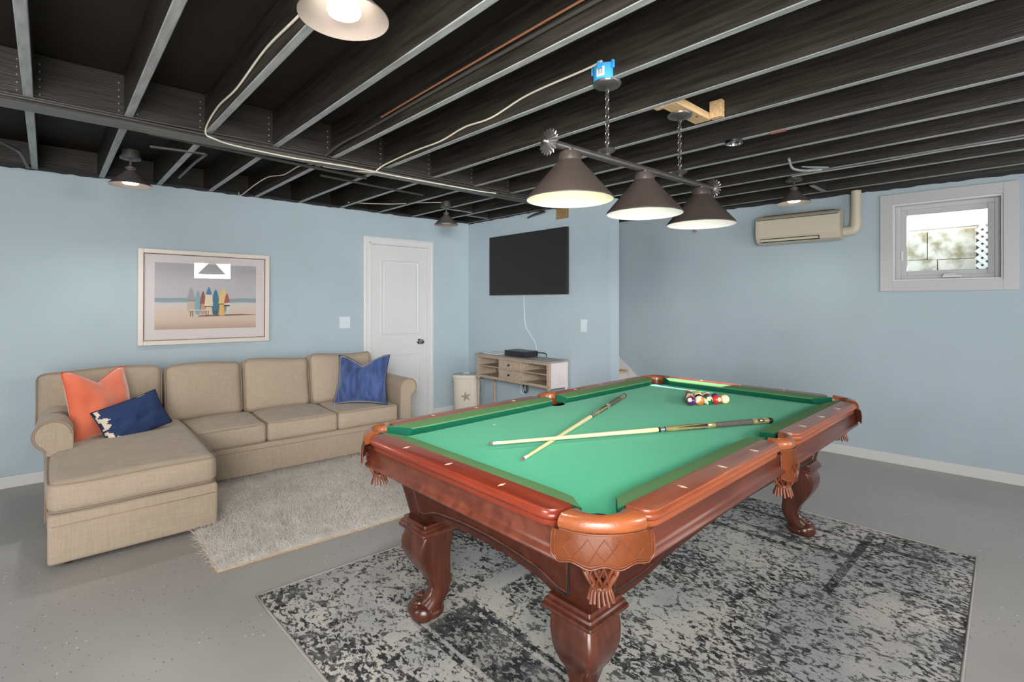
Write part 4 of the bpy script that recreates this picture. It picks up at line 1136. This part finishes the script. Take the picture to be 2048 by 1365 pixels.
# print coordinates measured on the picture: x 0..1 left to right, z 0..1 bottom to top
def sx_(x): return -pw/2+pw*x
def sz_(z): return -ph/2+.01+ph*z
bd_ = [(.335, .24, .64, .062, [(.45, (190, 176, 160)), (.52, (150, 140, 130)), (1, (160, 156, 158))]), (.400, .22, .60, .052, [(1, (132, 164, 176))]),
       (.450, .22, .585, .050, [(.45, (186, 150, 130)), (1, (150, 84, 76))]), (.507, .215, .65, .066, [(.28, (214, 196, 168)), (.31, (90, 80, 70)), (.72, (224, 206, 180)), (1, (70, 124, 164))]),
       (.575, .20, .62, .062, [(.2, (70, 96, 110)), (1, (64, 116, 136))]), (.640, .20, .64, .070, [(.40, (216, 176, 104)), (.43, (110, 84, 60)), (1, (222, 190, 124))]),
       (.690, .22, .555, .050, [(.38, (196, 200, 200)), (.45, (70, 60, 60)), (.55, (220, 214, 206)), (1, (164, 84, 78))])]
for cx, a, b_, w_, cols in bd_: surf(sx_(cx), sz_(a), sz_(b_), w_, cols, .012 if cx == .640 else 0)
flat('bench_print', [(sx_(.32), sz_(.28)), (sx_(.50), sz_(.285)), (sx_(.50), sz_(.295)), (sx_(.32), sz_(.295))], -.0103, colm((220, 206, 190)), pr)
for x in (.325, .495, .345, .475): flat('bench_print', [(sx_(x), sz_(.19)), (sx_(x+.008), sz_(.19)), (sx_(x+.012), sz_(.28)), (sx_(x+.004), sz_(.28))], -.0102, colm((96, 60, 48)), pr)
flat('shadow_print', [(sx_(.40), sz_(.185)), (sx_(1.0), sz_(.205)), (sx_(1.0), sz_(.212)), (sx_(.85), sz_(.225)), (sx_(.6), sz_(.22)), (sx_(.41), sz_(.205))], -.00965, colm((130, 104, 92)), pr)
bm = NB(); box(bm, -fw/2+.044, fw/2-.044, -.0135, -.0125, -fh/2+.044, fh/2-.044); link('glazing', bm, M['glass'], PF)

# ================================================================ TV, CONSOLE, BIN
TA = -PI/2-.0141           # local x runs toward -Y along the partition, local y<0 faces the room... 
def twall(y): return (TX(y), y, 0)
TV = empty('television', (TX(4.063), 4.063, 1.817), TA, 'large black flat television mounted on the partition wall above the console table', 'television')
bm = NB(); box(bm, -.63, .63, -.045, -.012, -.35, .35, .004); link('housing', bm, M['tvedge'], TV)
bm = NB(); box(bm, -.622, .622, -.0465, -.0451, -.342, .342); link('screen', bm, M['tvblack'], TV)
bm = NB(); box(bm, -.2, .2, -.012, -.001, -.15, .15); link('wall_bracket', bm, M['dark'], TV)
bm = NB(); tube(bm, smoothpath([(TX(4.10)-.008, 4.12, 1.47), (TX(4.1)-.010, 4.11, 1.28), (TX(4.1)-.010, 4.09, 1.12), (TX(4.05)-.010, 4.02, 1.03), (TX(4.0)-.012, 3.93, .93), (TX(3.9)-.02, 3.90, .84), (TX(3.9)-.035, 3.90, .795)], 6), .004, 8)
tag(link('television_cable', bm, M['plate'], None, 60), 'thin white cable hanging from the television down to the console', 'cable')
# console table : local x toward -Y (0..1.17), local y<0 toward the room
CT = empty('console_table', (TX(4.0)-.022, 4.60, 0), TA, 'washed wood console table with two drawers and open cubbies under the television', 'console table')
cw_, cd = 1.17, .285
zt_, zb_ = .79, .525
def cb(name, x0, x1, y0, y1, z0, z1, m=M['consolewood'], par=CT, bev=.002): return lbox(name, x0, x1, -y1, -y0, z0, z1, m, par, bev)
cb('top', -.012, cw_+.012, 0, cd+.015, zt_-.018, zt_, M['consoletop'])
cb('bottom_panel', .034, cw_-.034, .004, cd-.004, zb_, zb_+.02)
cb('back_panel', .034, cw_-.034, .004, .012, zb_+.02, zt_-.018, M['consoledark'])
xs = [0, .40, .765, cw_]
cb('side_panel', .006, .018, .03, cd-.03, zb_+.0, zt_-.018, M['consolewood']); cb('side_panel', cw_-.018, cw_-.006, .03, cd-.03, zb_+.03, zt_-.018, M['consoleside'])
cb('side_rail', cw_-.026, cw_-.002, .03, cd-.03, zb_-.012, zb_+.03, M['consoleside'])
cb('side_rail', cw_-.026, cw_-.002, .03, cd-.03, zt_-.05, zt_-.018, M['consoleside'])
cb('divider', xs[1]-.009, xs[1]+.009, .012, cd-.006, zb_+.02, zt_-.018); cb('divider', xs[2]-.009, xs[2]+.009, .012, cd-.006, zb_+.02, zt_-.018)
cb('face_rail', .034, cw_-.034, cd-.02, cd, zb_-.005, zb_+.024); cb('face_rail', .034, cw_-.034, cd-.02, cd, zt_-.04, zt_-.018)
cb('shelf', .034, xs[1]-.009, .012, cd-.01, .648, .66); cb('shelf', xs[2]+.009, cw_-.034, .012, cd-.01, .648, .66)
cb('drawer_rail', xs[1]+.009, xs[2]-.009, cd-.02, cd-.002, .645, .657)
for z0, z1 in ((zb_+.026, .643), (.659, zt_-.042)):
    d_ = cb('drawer', xs[1]+.012, xs[2]-.012, .03, cd+.002, z0, z1)
    bm = NB(); ring(bm, xs[1]+.012, xs[2]-.012, z0, z1, .016, -cd-.005, -cd-.0022, .001); link('drawer_moulding', bm, M['consolewood'], d_)
    bm = NB(); b2 = NB(); lathe(b2, [(.006, 0), (.005, .008), (.012, .013), (.013, .018), (.009, .024), (0, .025)], 14); b2.transform(Matrix.Translation(((xs[1]+xs[2])/2, -cd-.0022, (z0+z1)/2)) @ Matrix.Rotation(PI/2, 4, 'X')); merge(bm, b2); link('knob', bm, M['knob'], d_, 50)
for i, x in enumerate((.017, cw_-.017)):
    for y in (cd-.017, .017):
        mm = M['consolewood'] if (i == 0 or y > .1) else M['consoleside']
        l_ = cb('leg', x-.017, x+.017, y-.017, y+.017, .50, zt_-.018, mm)
        bm = NB(); lathe(bm, [(.016, .5), (.010, .492), (.010, .486), (.018, .478), (.018, .468), (.011, .46), (.014, .44), (.017, .40), (.016, .2), (.011, .10), (.010, .085), (.016, .075), (.016, .065), (.011, .055), (.015, .03), (.011, .001)], 14, (x, -y, 0)); link('turned_shaft', bm, mm, l_, 50)
# things on the console
bx_ = empty('cable_box', (TX(4.05)-.12, 4.03, zt_+.0005), TA, 'black rectangular cable box on the console table', 'cable box')
lbox('box_body', -.165, .165, -.115, .085, .004, .060, M['blackplastic'], bx_, .003)
lbox('top_panel', -.16, .16, -.11, .08, .0602, .0612, mat('grey_box_top', srgb(92, 98, 104), .5), bx_, .0003)
bm = NB()
for a in (-.14, .14):
    for b in (-.09, .06): lathe(bm, [(.008, .0005), (.008, .005)], 10, (a, b, 0))
link('rubber_foot', bm, M['rubber'], bx_, 50)
bm = NB(); tube(bm, smoothpath([(TX(4)-.06, 3.86, .835), (TX(4)-.055, 3.80, .838), (TX(4)-.05, 3.735, .830), (TX(4)-.05, 3.725, .81), (TX(4)-.05, 3.722, .795)], 6), .005, 8)
tag(link('power_cord', bm, M['rubber'], None, 60), 'short black cord curling from the cable box over the console edge', 'cord')
bm = NB(); 
pp = []
for k in range(90):
    t = k/89*2*PI*5; pp.append((TX(4.08)-.022-.006*math.sin(t*.37), 4.08+.028*math.cos(t)*(1+.25*math.sin(t*.31))+.012*math.sin(t*.2), .425+.052*math.sin(t)*(1+.2*math.cos(t*.23))-.01))
tube(bm, smoothpath([(TX(4.1)-.02, 4.10, .52)]+pp, 2), .0028, 5)
tag(link('cord_bundle', bm, M['rubber'], None, 60), 'tangled bundle of black cord hanging under the console table', 'cord')
bk = tag(lbox('magazine', -.13, .13, -.09, .09, .0, .006, M['paper'], None, .001), 'flat white papers on the far left end of the console table', 'papers')
bk.location = (TX(4.4)-.17, 4.42, zt_+.0006); bk.rotation_euler = (0, 0, 1.5)

BN = empty('metal_bin', (3.79, 4.925, 0), math.radians(47.3-90+0), 'cream metal bin with a star on its front, standing in the corner by the console', 'bin')
def oval(a, b, z, p=2.6, n=48):
    out = []
    for k in range(n):
        t = 2*PI*k/n; c, s = math.cos(t), math.sin(t)
        out.append((a*math.copysign(abs(c)**(2/p), c), b*math.copysign(abs(s)**(2/p), s), z))
    return out
bm = NB(); loft(bm, [oval(.150, .10, .001), oval(.152, .102, .02), oval(.166, .112, .46), oval(.166, .112, .465)]); link('bin_body', bm, M['bin'], BN, 50)
bm = NB(); loft(bm, [oval(.170, .116, .455), oval(.175, .120, .462), oval(.175, .120, .492), oval(.170, .116, .500)], cap=True); lid = link('lid', bm, M['bin'], BN, 40)
bm = NB(); loft(bm, [oval(.171, .117, .5003), oval(.150, .10, .507), oval(.10, .07, .510)]); link('lid_top', bm, M['binlid'], lid, 50)
bm = NB(); box(bm, -.045, .035, -.012, .012, .511, .520, .003); link('lid_handle', bm, M['paper'], lid)
def star(bm, r, y, z0):
    pts = []
    for k in range(10):
        a = PI/2+.2+k*PI/5; rr = r if k % 2 == 0 else r*.36; pts.append((rr*math.cos(a), rr*math.sin(a)))
    cz = bm.verts.new((0, y-.008, z0)); vs = [bm.verts.new((x, y+.010*(x/r)**2, z0+z)) for x, z in pts]
    for k in range(10): bm.faces.new((cz, vs[k], vs[(k+1) % 10]))
bm = NB(); star(bm, .07, -.1115, .245); link('star', bm, M['star'], BN)
for s in (-1, 1):
    bm = NB(); tube(bm, smoothpath([(s*.163, -.03, .43), (s*.185, -.02, .425), (s*.195, 0, .40), (s*.185, .02, .375), (s*.164, .03, .37)], 5), .006, 8); link('bin_handle', bm, M['bin'], BN, 60)

# ================================================================ MINI SPLIT
AC = empty('mini_split', (RX(1.32), 1.32, 0), RA, 'cream wall-mounted air conditioner on the blue wall left of the window', 'air conditioner')
zc0, zc1, dA = 1.945, 2.222, .195
prof = [(.001, zc0+.01), (.001, zc1-.006), (.06, zc1), (dA-.05, zc1-.008), (dA-.02, zc1-.022), (dA, zc1-.045), (dA+.003, zc0+.12), (dA-.004, zc0+.06), (dA-.03, zc0+.018), (dA-.075, zc0), (.06, zc0)]
bm = NB(); loft(bm, [[(x, y, z) for y, z in prof] for x in (.0, .70)]); bmesh.ops.bevel(bm, geom=[e for e in bm.edges if abs(e.verts[0].co.x-e.verts[1].co.x) < 1e-6], offset=.006, segments=2, affect='EDGES'); link('ac_body', bm, M['ac'], AC, 30)
bm = NB(); box(bm, .02, .68, dA+.0005, dA+.006, zc0+.062, zc1-.053, .002); link('front_panel', bm, M['ac'], AC)
bm = NB(); box(bm, .012, .688, dA-.012, dA+.0035, zc1-.052, zc1-.047); link('top_slot', bm, M['dark'], AC)
bm = NB(); box(bm, .16, .66, dA-.006, dA+.004, zc0+.042, zc0+.046); box(bm, .16, .66, dA-.03, dA-.012, zc0+.014, zc0+.018); box(bm, .158, .161, dA-.012, dA+.002, zc0+.02, zc0+.046); link('louvre_gap', bm, M['dark'], AC)
bm = NB(); box(bm, .165, .655, dA-.022, dA-.002, zc0+.020, zc0+.040, .003); link('louvre', bm, M['ac'], AC)
bm = NB(); box(bm, .05, .65, .06, dA-.05, zc1-.002, zc1+.003, .001); link('intake_grille', bm, M['acside'], AC)
bm = NB(); y_ = .05
px = -.098
tube(bm, [(-.002, y_, 2.02)]+smoothpath([(-.03, y_, 2.02), (-.07, y_, 2.024), (px+.012, y_, 2.04), (px, y_, 2.075), (px, y_, 2.12)], 5), .043, 18)
tube(bm, [(px, y_, 2.12), (px, y_, 2.372)], .040, 18)
tag(link('pipe_cover', bm, M['ac'], None, 50, loc=AC.location, rz=RA), 'cream pipe cover elbow rising from the air conditioner to the ceiling', 'pipe')

# ================================================================ LAMPS
# billiard pendant
PL = empty('billiard_pendant', (2.197, 1.405, 2.05), -.0466, 'dark metal billiard light with three cone shades hung on chains over the pool table', 'light')
bm = NB(); tube(bm, [(-.66, 0, 0), (.66, 0, 0)], .0165, 20); link('bar', bm, M['pewter'], PL, 50)
for s in (-1, 1):
    bm = NB(); n = 18
    # fluted finial disc
    rings = []
    for dx, r in ((.0, .018), (.004, .022), (.006, .044), (.010, .053), (.016, .044), (.024, .016), (.030, .010), (.040, .007), (.043, .0015)):
        rg = []
        for k in range(n*4):
            a = 2*PI*k/(n*4); fl = 1+(.10*math.cos(n*a) if r > .03 else 0)
            rg.append((s*(.655+dx), r*fl*math.cos(a), r*fl*math.sin(a)))
        rings.append(rg)
    loft(bm, rings); link('finial', bm, M['pewter'], PL, 50)
for i, (x, m2) in enumerate(((-.539, 'lampinnerwarm'), (.0, 'lampinner'), (.539, 'lampinner'))):
    zr = -.225
    bm = NB(); lathe(bm, [(.186, zr), (.1875, zr+.004), (.184, zr+.012), (.050, zr+.168), (.050, zr+.190), (.044, zr+.205), (.028, zr+.207), (.020, zr+.21)], 48, (x, 0, 0), cap=False)
    sh = link('shade', bm, M['lampblack'], PL, 40)
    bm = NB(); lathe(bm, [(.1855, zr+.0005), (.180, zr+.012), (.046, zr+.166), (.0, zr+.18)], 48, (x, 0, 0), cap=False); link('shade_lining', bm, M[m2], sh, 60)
    bm = NB(); lathe(bm, [(.018, zr+.205), (.020, zr+.215), (.017, zr+.222)], 16, (x, 0, 0)); link('socket_cup', bm, M['pewter'], sh, 50)
    bm = NB(); sphere(bm, (x, 0, zr+.10), .03, (1, 1, 1.2)); link('bulb', bm, M['bulboff'], sh, 180)
    lamp = bpy.data.lights.new('pendant_glow', 'POINT'); lamp.energy = .35; lamp.shadow_soft_size = .03; lamp.color = (1, .95, .85)
    lo = bpy.data.objects.new('pendant_glow', lamp); C.objects.link(lo); lo.parent = PL; lo.location = (x, 0, zr+.045)
def chain(par, x, y, z0, z1):
    bm = NB(); L_ = .026; n = int((z1-z0)/(L_*.72)); st_ = (z1-z0)/n
    for k in range(n):
        zc = z0+st_*(k+.5); pts = []
        for q in range(12):
            a = 2*PI*q/12; u, w = .0095*math.cos(a), .5*st_*1.35*math.sin(a)
            pts.append((x+(u if k % 2 else 0), y+(0 if k % 2 else u), zc+w))
        tube(bm, pts, .0026, 6, closed=True)
    tube(bm, smoothpath([(x+.003*math.sin(q*1.3), y+.003*math.cos(q*1.1), z0+(z1-z0)*q/10) for q in range(11)], 2), .0022, 5)
    link('chain', bm, M['pewter'], par, 60)
for x in (-.288, .32):
    chain(PL, x, 0, .065, .325)
    bm = NB(); lathe(bm, [(.012, .008), (.017, .014), (.016, .022), (.030, .030), (.040, .040), (.037, .043), (.020, .044), (.010, .05), (.008, .07)], 24, (x, 0, 0)); link('hanger_cup', bm, M['pewter'], PL, 40)
    bm = NB(); lathe(bm, [(.006, .318), (.010, .325), (.018, .328), (.040, .334), (.060, .342), (.065, .350), (.0655, .354)], 32, (x, 0, -.006)); link('canopy', bm, M['pewter'], PL, 40)
# blue box for the first canopy, pine block for the second
BB = empty('electrical_box', (1.903, 1.418, 2.399), -.3, 'blue plastic electrical box above the left pendant chain', 'electrical box'); BB.scale = (1.18, 1.18, 1.1)
bm = NB(); lathe(bm, [(.05, .0), (.052, .001), (.052, .062), (.048, .066), (.0, .066)], 28); link('box_shell', bm, M['bluebox'], BB, 40)
for a in (.3, 1.2, 2.2, 3.6, 4.6, 5.5):
    bm = NB(); obox(bm, (.053*math.cos(a), .053*math.sin(a), .055), (math.cos(a), math.sin(a)), (.006, .009, .016)); link('mounting_tab', bm, M['bluebox'], BB)
bm = NB(); g = [[bm.verts.new((.0526*math.cos(a), .0526*math.sin(a), z)) for z in (.010, .048)] for a in [3.30+.09*k for k in range(8)]]
for i in range(7): bm.faces.new((g[i][0], g[i+1][0], g[i+1][1], g[i][1]))
st_l = link('barcode_sticker', bm, M['paper'], BB)
bm = NB()
for k, w in enumerate((.02, .035, .015, .03, .02, .04, .018, .03)):
    a = 3.41+k*.052; v = [bm.verts.new((.0529*math.cos(t), .0529*math.sin(t), z)) for t, z in ((a, .018), (a+w, .018), (a+w, .042), (a, .042))]; bm.faces.new(v)
link('barcode', bm, M['inlay'], st_l)
WB = empty('wood_block', (2.53, 1.36, 2.40), .0, 'raw pine mounting block holding the right pendant canopy between two joists', 'block')
lbox('cross_board', -.185, .19, -.045, .045, -.001+.0, .038, M['pine'], WB, .002).rotation_euler = (0, 0, .0)
lbox('upright_block', .17, .208, -.115, -.047, .002, .095, M['pine'], WB, .002)
lbox('joist_nailer', -.185, -.148, .047, .085, .0, .03, M['pine'], WB, .002)
bm = NB(); lathe(bm, [(.007, -.0022), (.007, -.001)], 10, (.08, -.02, 0)); link('knot', bm, M['knob'], WB)

# small flush cone lamps
def cone_lamp(x, y, label, lit=True, power=50):
    e = empty('ceiling_lamp', (x, y, 2.30), 0, label, 'ceiling lamp', 'small cone ceiling lamps between the joists')
    zr = -.104
    bm = NB(); lathe(bm, [(.125, zr), (.1255, zr+.003), (.022, zr+.106), (.022, zr+.114), (.030, zr+.117), (.030, zr+.126), (.018, zr+.130), (.014, zr+.138), (.0, zr+.138)], 40, cap=False); sh = link('shade', bm, M['lampblack2'], e, 40)
    bm = NB(); lathe(bm, [(.1245, zr+.0005), (.0215, zr+.103), (.0, zr+.104)], 40, cap=False); link('shade_inside', bm, M['lampin2'], sh, 60)
    bm = NB(); lathe(bm, [(.008, zr+.136), (.008, .080)], 12); link('stem', bm, M['conduit'], e, 50)
    bm = NB(); lathe(bm, [(.0, .078), (.058, .078), (.062, .081), (.062, .096), (.0, .0961)], 32); link('canopy', bm, M['conduit'], e, 40)
    bm = NB(); lathe(bm, [(.052, .097), (.052, .140), (0, .1401)], 20); lathe(bm, [(.004, .072), (.004, .0779)], 8, (.04, .0, 0)); lathe(bm, [(.004, .072), (.004, .0779)], 8, (-.04, 0, 0)); link('mounting_box', bm, M['conduit'], e, 40)
    bm = NB(); lathe(bm, [(.020, zr+.07), (.026, zr+.055), (.045, zr+.030), (.047, zr+.020), (.043, zr+.012), (.0, zr+.010)], 24)
    link('bulb', bm, M['bulb'] if lit else M['bulboff'], e, 60)
    if lit:
        l = bpy.data.lights.new('lamp_light', 'SPOT'); l.energy = power; l.spot_size = math.radians(150); l.spot_blend = .6; l.shadow_soft_size = .05; l.color = (1, .96, .9)
        lo = bpy.data.objects.new('lamp_light', l); C.objects.link(lo); lo.parent = e; lo.location = (0, 0, zr-.002)
    return e
cone_lamp(.625, 1.385, 'lit cone ceiling lamp nearest the camera, at the top of the view')
cone_lamp(.43, 4.38, 'lit cone ceiling lamp above the left end of the sofa', power=30)
cone_lamp(3.085, 4.36, 'unlit cone ceiling lamp near the corner above the white door', lit=False)
cone_lamp(4.507, 1.473, 'lit cone ceiling lamp above the air conditioner', power=16)

# ================================================================ CEILING ODDS AND ENDS
def cable(name, pts, r, m, label, cat='cable', n=6, flat=None):
    bm = NB(); tube(bm, smoothpath(pts, n), r, 8, flat=flat); return tag(link(name, bm, m, None, 60), label, cat)
g0 = 3.466      # in front of the girder face
cable('white_cable', [(.690, .9, 2.50), (.690, 1.5, 2.475), (.690, 1.86, 2.45), (.690, 2.3, 2.47), (.690, 2.75, 2.44), (.690, 3.1, 2.455), (.69, 3.36, 2.425), (.70, g0-.012, 2.39), (.74, g0-.012, 2.372), (.86, 3.49, 2.364), (1.2, 3.53, 2.366), (1.45, 3.50, 2.366), (1.75, 3.475, 2.364), (2.0, 3.49, 2.365), (2.4, 3.48, 2.365), (2.8, 3.47, 2.366), (3.0, g0, 2.375)],
      .0055, M['whitecable'], 'white electrical cable running down a joist and along the girder')
cable('white_cable', [(1.835, 1.395, 2.47), (1.855, 1.50, 2.475), (1.868, 1.9, 2.48), (1.869, 2.2, 2.44), (1.869, 2.45, 2.45), (1.869, 2.7, 2.425), (1.869, 3.0, 2.43), (1.86, 3.28, 2.42), (1.84, 3.42, 2.40), (1.82, g0-.004, 2.375), (1.80, 3.50, 2.363), (1.62, 3.66, 2.385), (1.5, 3.69, 2.39)],
      .0055, M['whitecable'], 'white electrical cable from the blue box along a joist to the girder')
cable('white_cable', [(1.46, 3.70, 2.405), (1.44, 4.0, 2.44), (1.43, 4.3, 2.43), (1.40, 4.6, 2.46), (1.35, 4.8, 2.42), (1.33, 5.15, 2.38), (1.33, 5.24, 2.42)], .0045, M['whitecable'], 'white cable hanging between joists behind the girder above the sofa wall')
cable('white_cable', [(2.3, 5.0, 2.42), (2.6, 4.7, 2.40), (2.85, 4.55, 2.425), (3.0, 4.42, 2.43), (3.06, 4.38, 2.43)], .0045, M['whitecable'], 'white cable running to the unlit cone lamp')
cable('black_cable', [(-3.0, g0-.006, 2.388), (-1.0, g0-.006, 2.384), (0, g0-.006, 2.392), (1, g0-.006, 2.386), (2, g0-.006, 2.39), (3.0, g0-.006, 2.386), (3.9, g0-.006, 2.388)], .007, M['conduit'], 'black painted cable clipped along the lower edge of the girder')
cable('black_cable', [(-3.0, g0-.008, 2.405), (-1.0, g0-.008, 2.41), (0, g0-.008, 2.402), (1, g0-.008, 2.408), (2, g0-.008, 2.404), (3.0, g0-.008, 2.408), (3.9, g0-.008, 2.402)], .006, M['conduit'], 'thinner black painted cable along the girder just above the other one')
cable('black_cable', [(1.455, -1.5, 2.47), (1.455, .2, 2.462), (1.455, 1.2, 2.47), (1.455, 2.2, 2.462), (1.455, 2.9, 2.45), (1.44, 3.25, 2.44), (1.42, g0-.02, 2.40)], .009, M['conduit'], 'black conduit fixed along the side of a joist')
cable('copper_pipe', [(1.446, -1.5, 2.495), (1.446, .2, 2.487), (1.446, 1.2, 2.495), (1.446, 2.2, 2.482), (1.446, 2.7, 2.472)], .0055, M['copper'], 'copper coloured line just above the black conduit on the joist', 'pipe')
for yy in (1.30, 1.9, 2.45):
    pass
cable('black_pipe', [(.45, 3.70, 2.40), (.8, 3.72, 2.395), (1.3, 3.75, 2.39), (1.9, 3.80, 2.39)], .012, M['conduit'], 'black pipe running behind the girder above the sofa', 'pipe')
cable('black_pipe', [(.50, 4.05, 2.41), (.78, 3.98, 2.405), (.80, 4.02, 2.40), (.80, 4.3, 2.41), (.80, 4.9, 2.41)], .011, M['conduit'], 'bent black pipe beside the lamp over the sofa', 'pipe')
cable('black_pipe', [(1.6, 3.98, 2.395), (2.1, 4.02, 2.392), (2.6, 4.05, 2.392)], .009, M['conduit'], 'thin black pipe farther behind the girder', 'pipe')
cable('black_cable', [(-.45, 4.3, 2.46), (-.3, 4.42, 2.42), (-.17, 4.55, 2.38), (-.13, 4.75, 2.34+.05), (-.10, 5.15, 2.38), (-.09, 5.28, 2.42)], .010, M['conduit'], 'black cable curving down to the sofa wall at the far left')
cable('black_cable', [(3.6, -1.5, 2.39), (3.605, 0, 2.392), (3.6, .8, 2.39), (3.61, 1.2, 2.392), (3.61, 1.6, 2.39)][:5] and [(4.40, -1.2, 2.394), (4.41, .0, 2.392), (4.39, .5, 2.393), (4.405, .9, 2.392), (4.39, 1.45, 2.393)], .006, M['joist_edge'], 'grey cable stapled under a joist toward the right wall')
# bracket pipe with wooden tab near the right lamp
BRP = [(-.13, .075, .012), (-.06, .08, -.035), (-.01, .06, -.05), (.06, .02, -.05), (.16, -.045, -.04)]
e = empty('pipe_bracket', (3.99, 1.22, 2.39), 0, 'grey angled pipe and bracket hanging beneath the joists near the right lamp', 'bracket')
bm = NB(); tube(bm, smoothpath(BRP, 5), .009, 8); link('pipe', bm, M['joist_edge'], e, 60)
bm = NB(); prism(bm, [(-.01, .03), (.16, -.03), (.15, -.10)], -.036, -.030); link('tab', bm, M['joist_edge'], e)
# open bracket/ring
e = empty('ceiling_bracket', (3.165, 1.38, 2.40), .2, 'small empty round fixture bracket screwed under a joist', 'bracket')
bm = NB(); lathe(bm, [(.045, -.004), (.052, -.004), (.052, -.022), (.048, -.022), (.045, -.004)], 24, cap=False); link('ring', bm, M['steel'], e, 50)
bm = NB(); box(bm, -.045, .045, -.008, .008, -.008, -.001); link('strap', bm, M['steel'], e)
# red-brown wood scrap
s_ = tag(lbox('wood_shim', -.04, .04, -.012, .012, -.008, -.0006, mat('red_shim', srgb(150, 92, 74), .7), None, .001), 'small red-brown shim stapled under a joist right of the pendant', 'shim'); s_.location = (3.19, 1.13, 2.40); s_.rotation_euler = (0, 0, PI/2)
# raw wood patch in the partition notch, dark pipe stub beside it
s_ = tag(lbox('wood_patch', 0, .14, -.075, .085, 0, .11, M['rawwood'], None, .002), 'raw wood block filling a notch at the top of the partition wall', 'block'); s_.location = (TX(3.55)+.012, 3.55, 2.263)
cable('pipe_stub', [(TX(4.02)-.01, 4.05, 2.335), (TX(3.9)-.06, 3.9, 2.345), (TX(3.7)-.08, 3.72, 2.355)], .011, M['blackplastic'], 'short black pipe stub at the top of the partition wall above the television', 'pipe')
# white and copper pipe cluster behind the pendant
e = empty('pipe_fitting', (4.98, 2.62, 2.36), 0, 'white plastic and copper pipe fittings near the ceiling behind the third pendant shade', 'pipe')
bm = NB(); lathe(bm, [(.045, -.10), (.045, .09), (.0, .0901)], 18); lathe(bm, [(.055, -.03), (.055, .0)], 18); link('white_fitting', bm, M['paper'], e, 40)
bm = NB(); tube(bm, [(.04, -.10, .03), (.0, .0, .03)], .014, 10); tube(bm, [(.05, -.10, -.03), (.0, .0, -.03)], .014, 10); tube(bm, [(.12, .02, -.22), (.12, .02, -.04), (.05, 0, -.0)], .014, 10); link('copper_branch', bm, M['copper'], e, 50)

# ================================================================ LIGHT
wd = bpy.data.worlds.new('sky'); bpy.context.scene.world = wd; wd.use_nodes = True
nt = wd.node_tree; bg = nt.nodes['Background']; sky = nt.nodes.new('ShaderNodeTexSky'); sky.sky_type = 'HOSEK_WILKIE'; sky.turbidity = 3; sky.sun_direction = (.6, -.5, .5)
mxw = nt.nodes.new('ShaderNodeMix'); mxw.data_type = 'RGBA'; mxw.inputs[0].default_value = .75; mxw.inputs[7].default_value = (1, 1, 1, 1)
nt.links.new(sky.outputs[0], mxw.inputs[6]); nt.links.new(mxw.outputs[2], bg.inputs[0]); bg.inputs[1].default_value = .75
def area(name, loc, target, size, power, col=(1, 1, 1), sy=None):
    l = bpy.data.lights.new(name, 'AREA'); l.energy = power; l.size = size; l.color = col
    if sy: l.shape = 'RECTANGLE'; l.size_y = sy
    o = bpy.data.objects.new(name, l); C.objects.link(o); o.location = loc
    o.rotation_euler = (Vector(target)-Vector(loc)).to_track_quat('-Z', 'Y').to_euler(); return o
area('main_fill', (-.9, -1.2, 1.9), (2.9, 3.6, 1.1), 2.2, 158, (1, .975, .94))  # added unseen lamp behind the camera, brightens the whole room
area('left_fill', (-2.4, 2.0, 1.7), (1.5, 4.0, .8), 1.6, 40, (1, .97, .93))  # added unseen soft lamp on the left, no fixture there
area('rear_window_daylight', (2.21, -2.75, 2.2), (2.3, 2.5, .8), 1.0, 120, (.95, .98, 1), .55)
area('low_fill', (-.8, -.9, .55), (2.4, 2.6, 2.5), 2.0, 90, (1, .98, .95))  # added unseen lamp near the floor, aimed up to lift the joists
area('right_fill', (3.9, -1.6, 1.5), (3.6, 3.6, 1.3), 1.4, 25, (1, .98, .96))
cf = area('corner_fill', (-.5, -.7, 1.95), (4.3, 4.9, 1.45), .9, 24, (1, .98, .95)); cf.data.spread = math.radians(55)  # added unseen narrow lamp that brightens the TV corner
sn = bpy.data.lights.new('sun', 'SUN'); sn.energy = 32; sn.angle = .01; sn.color = (1, .97, .92)
so = bpy.data.objects.new('sun', sn); C.objects.link(so); so.rotation_euler = Vector((-1.9, 1.07, -1.19)).to_track_quat('-Z', 'Y').to_euler()

# ================================================================ CAMERA
cam = bpy.data.cameras.new('camera'); co = bpy.data.objects.new('camera', cam); C.objects.link(co)
co.location = (0, 0, 1.385); co.rotation_euler = (PI/2, 0, math.radians(47.3)-PI/2)
cam.sensor_width = 36; cam.lens = 1009/2048*36; cam.shift_y = -(682.5-604.7)/2048; cam.clip_start = .05
bpy.context.scene.camera = co
sc = bpy.context.scene
sc.view_settings.view_transform = 'Standard'; sc.view_settings.look = 'None'; sc.view_settings.exposure = .03; sc.view_settings.gamma = 1
sc.cycles.max_bounces = 8; sc.cycles.use_denoising = True
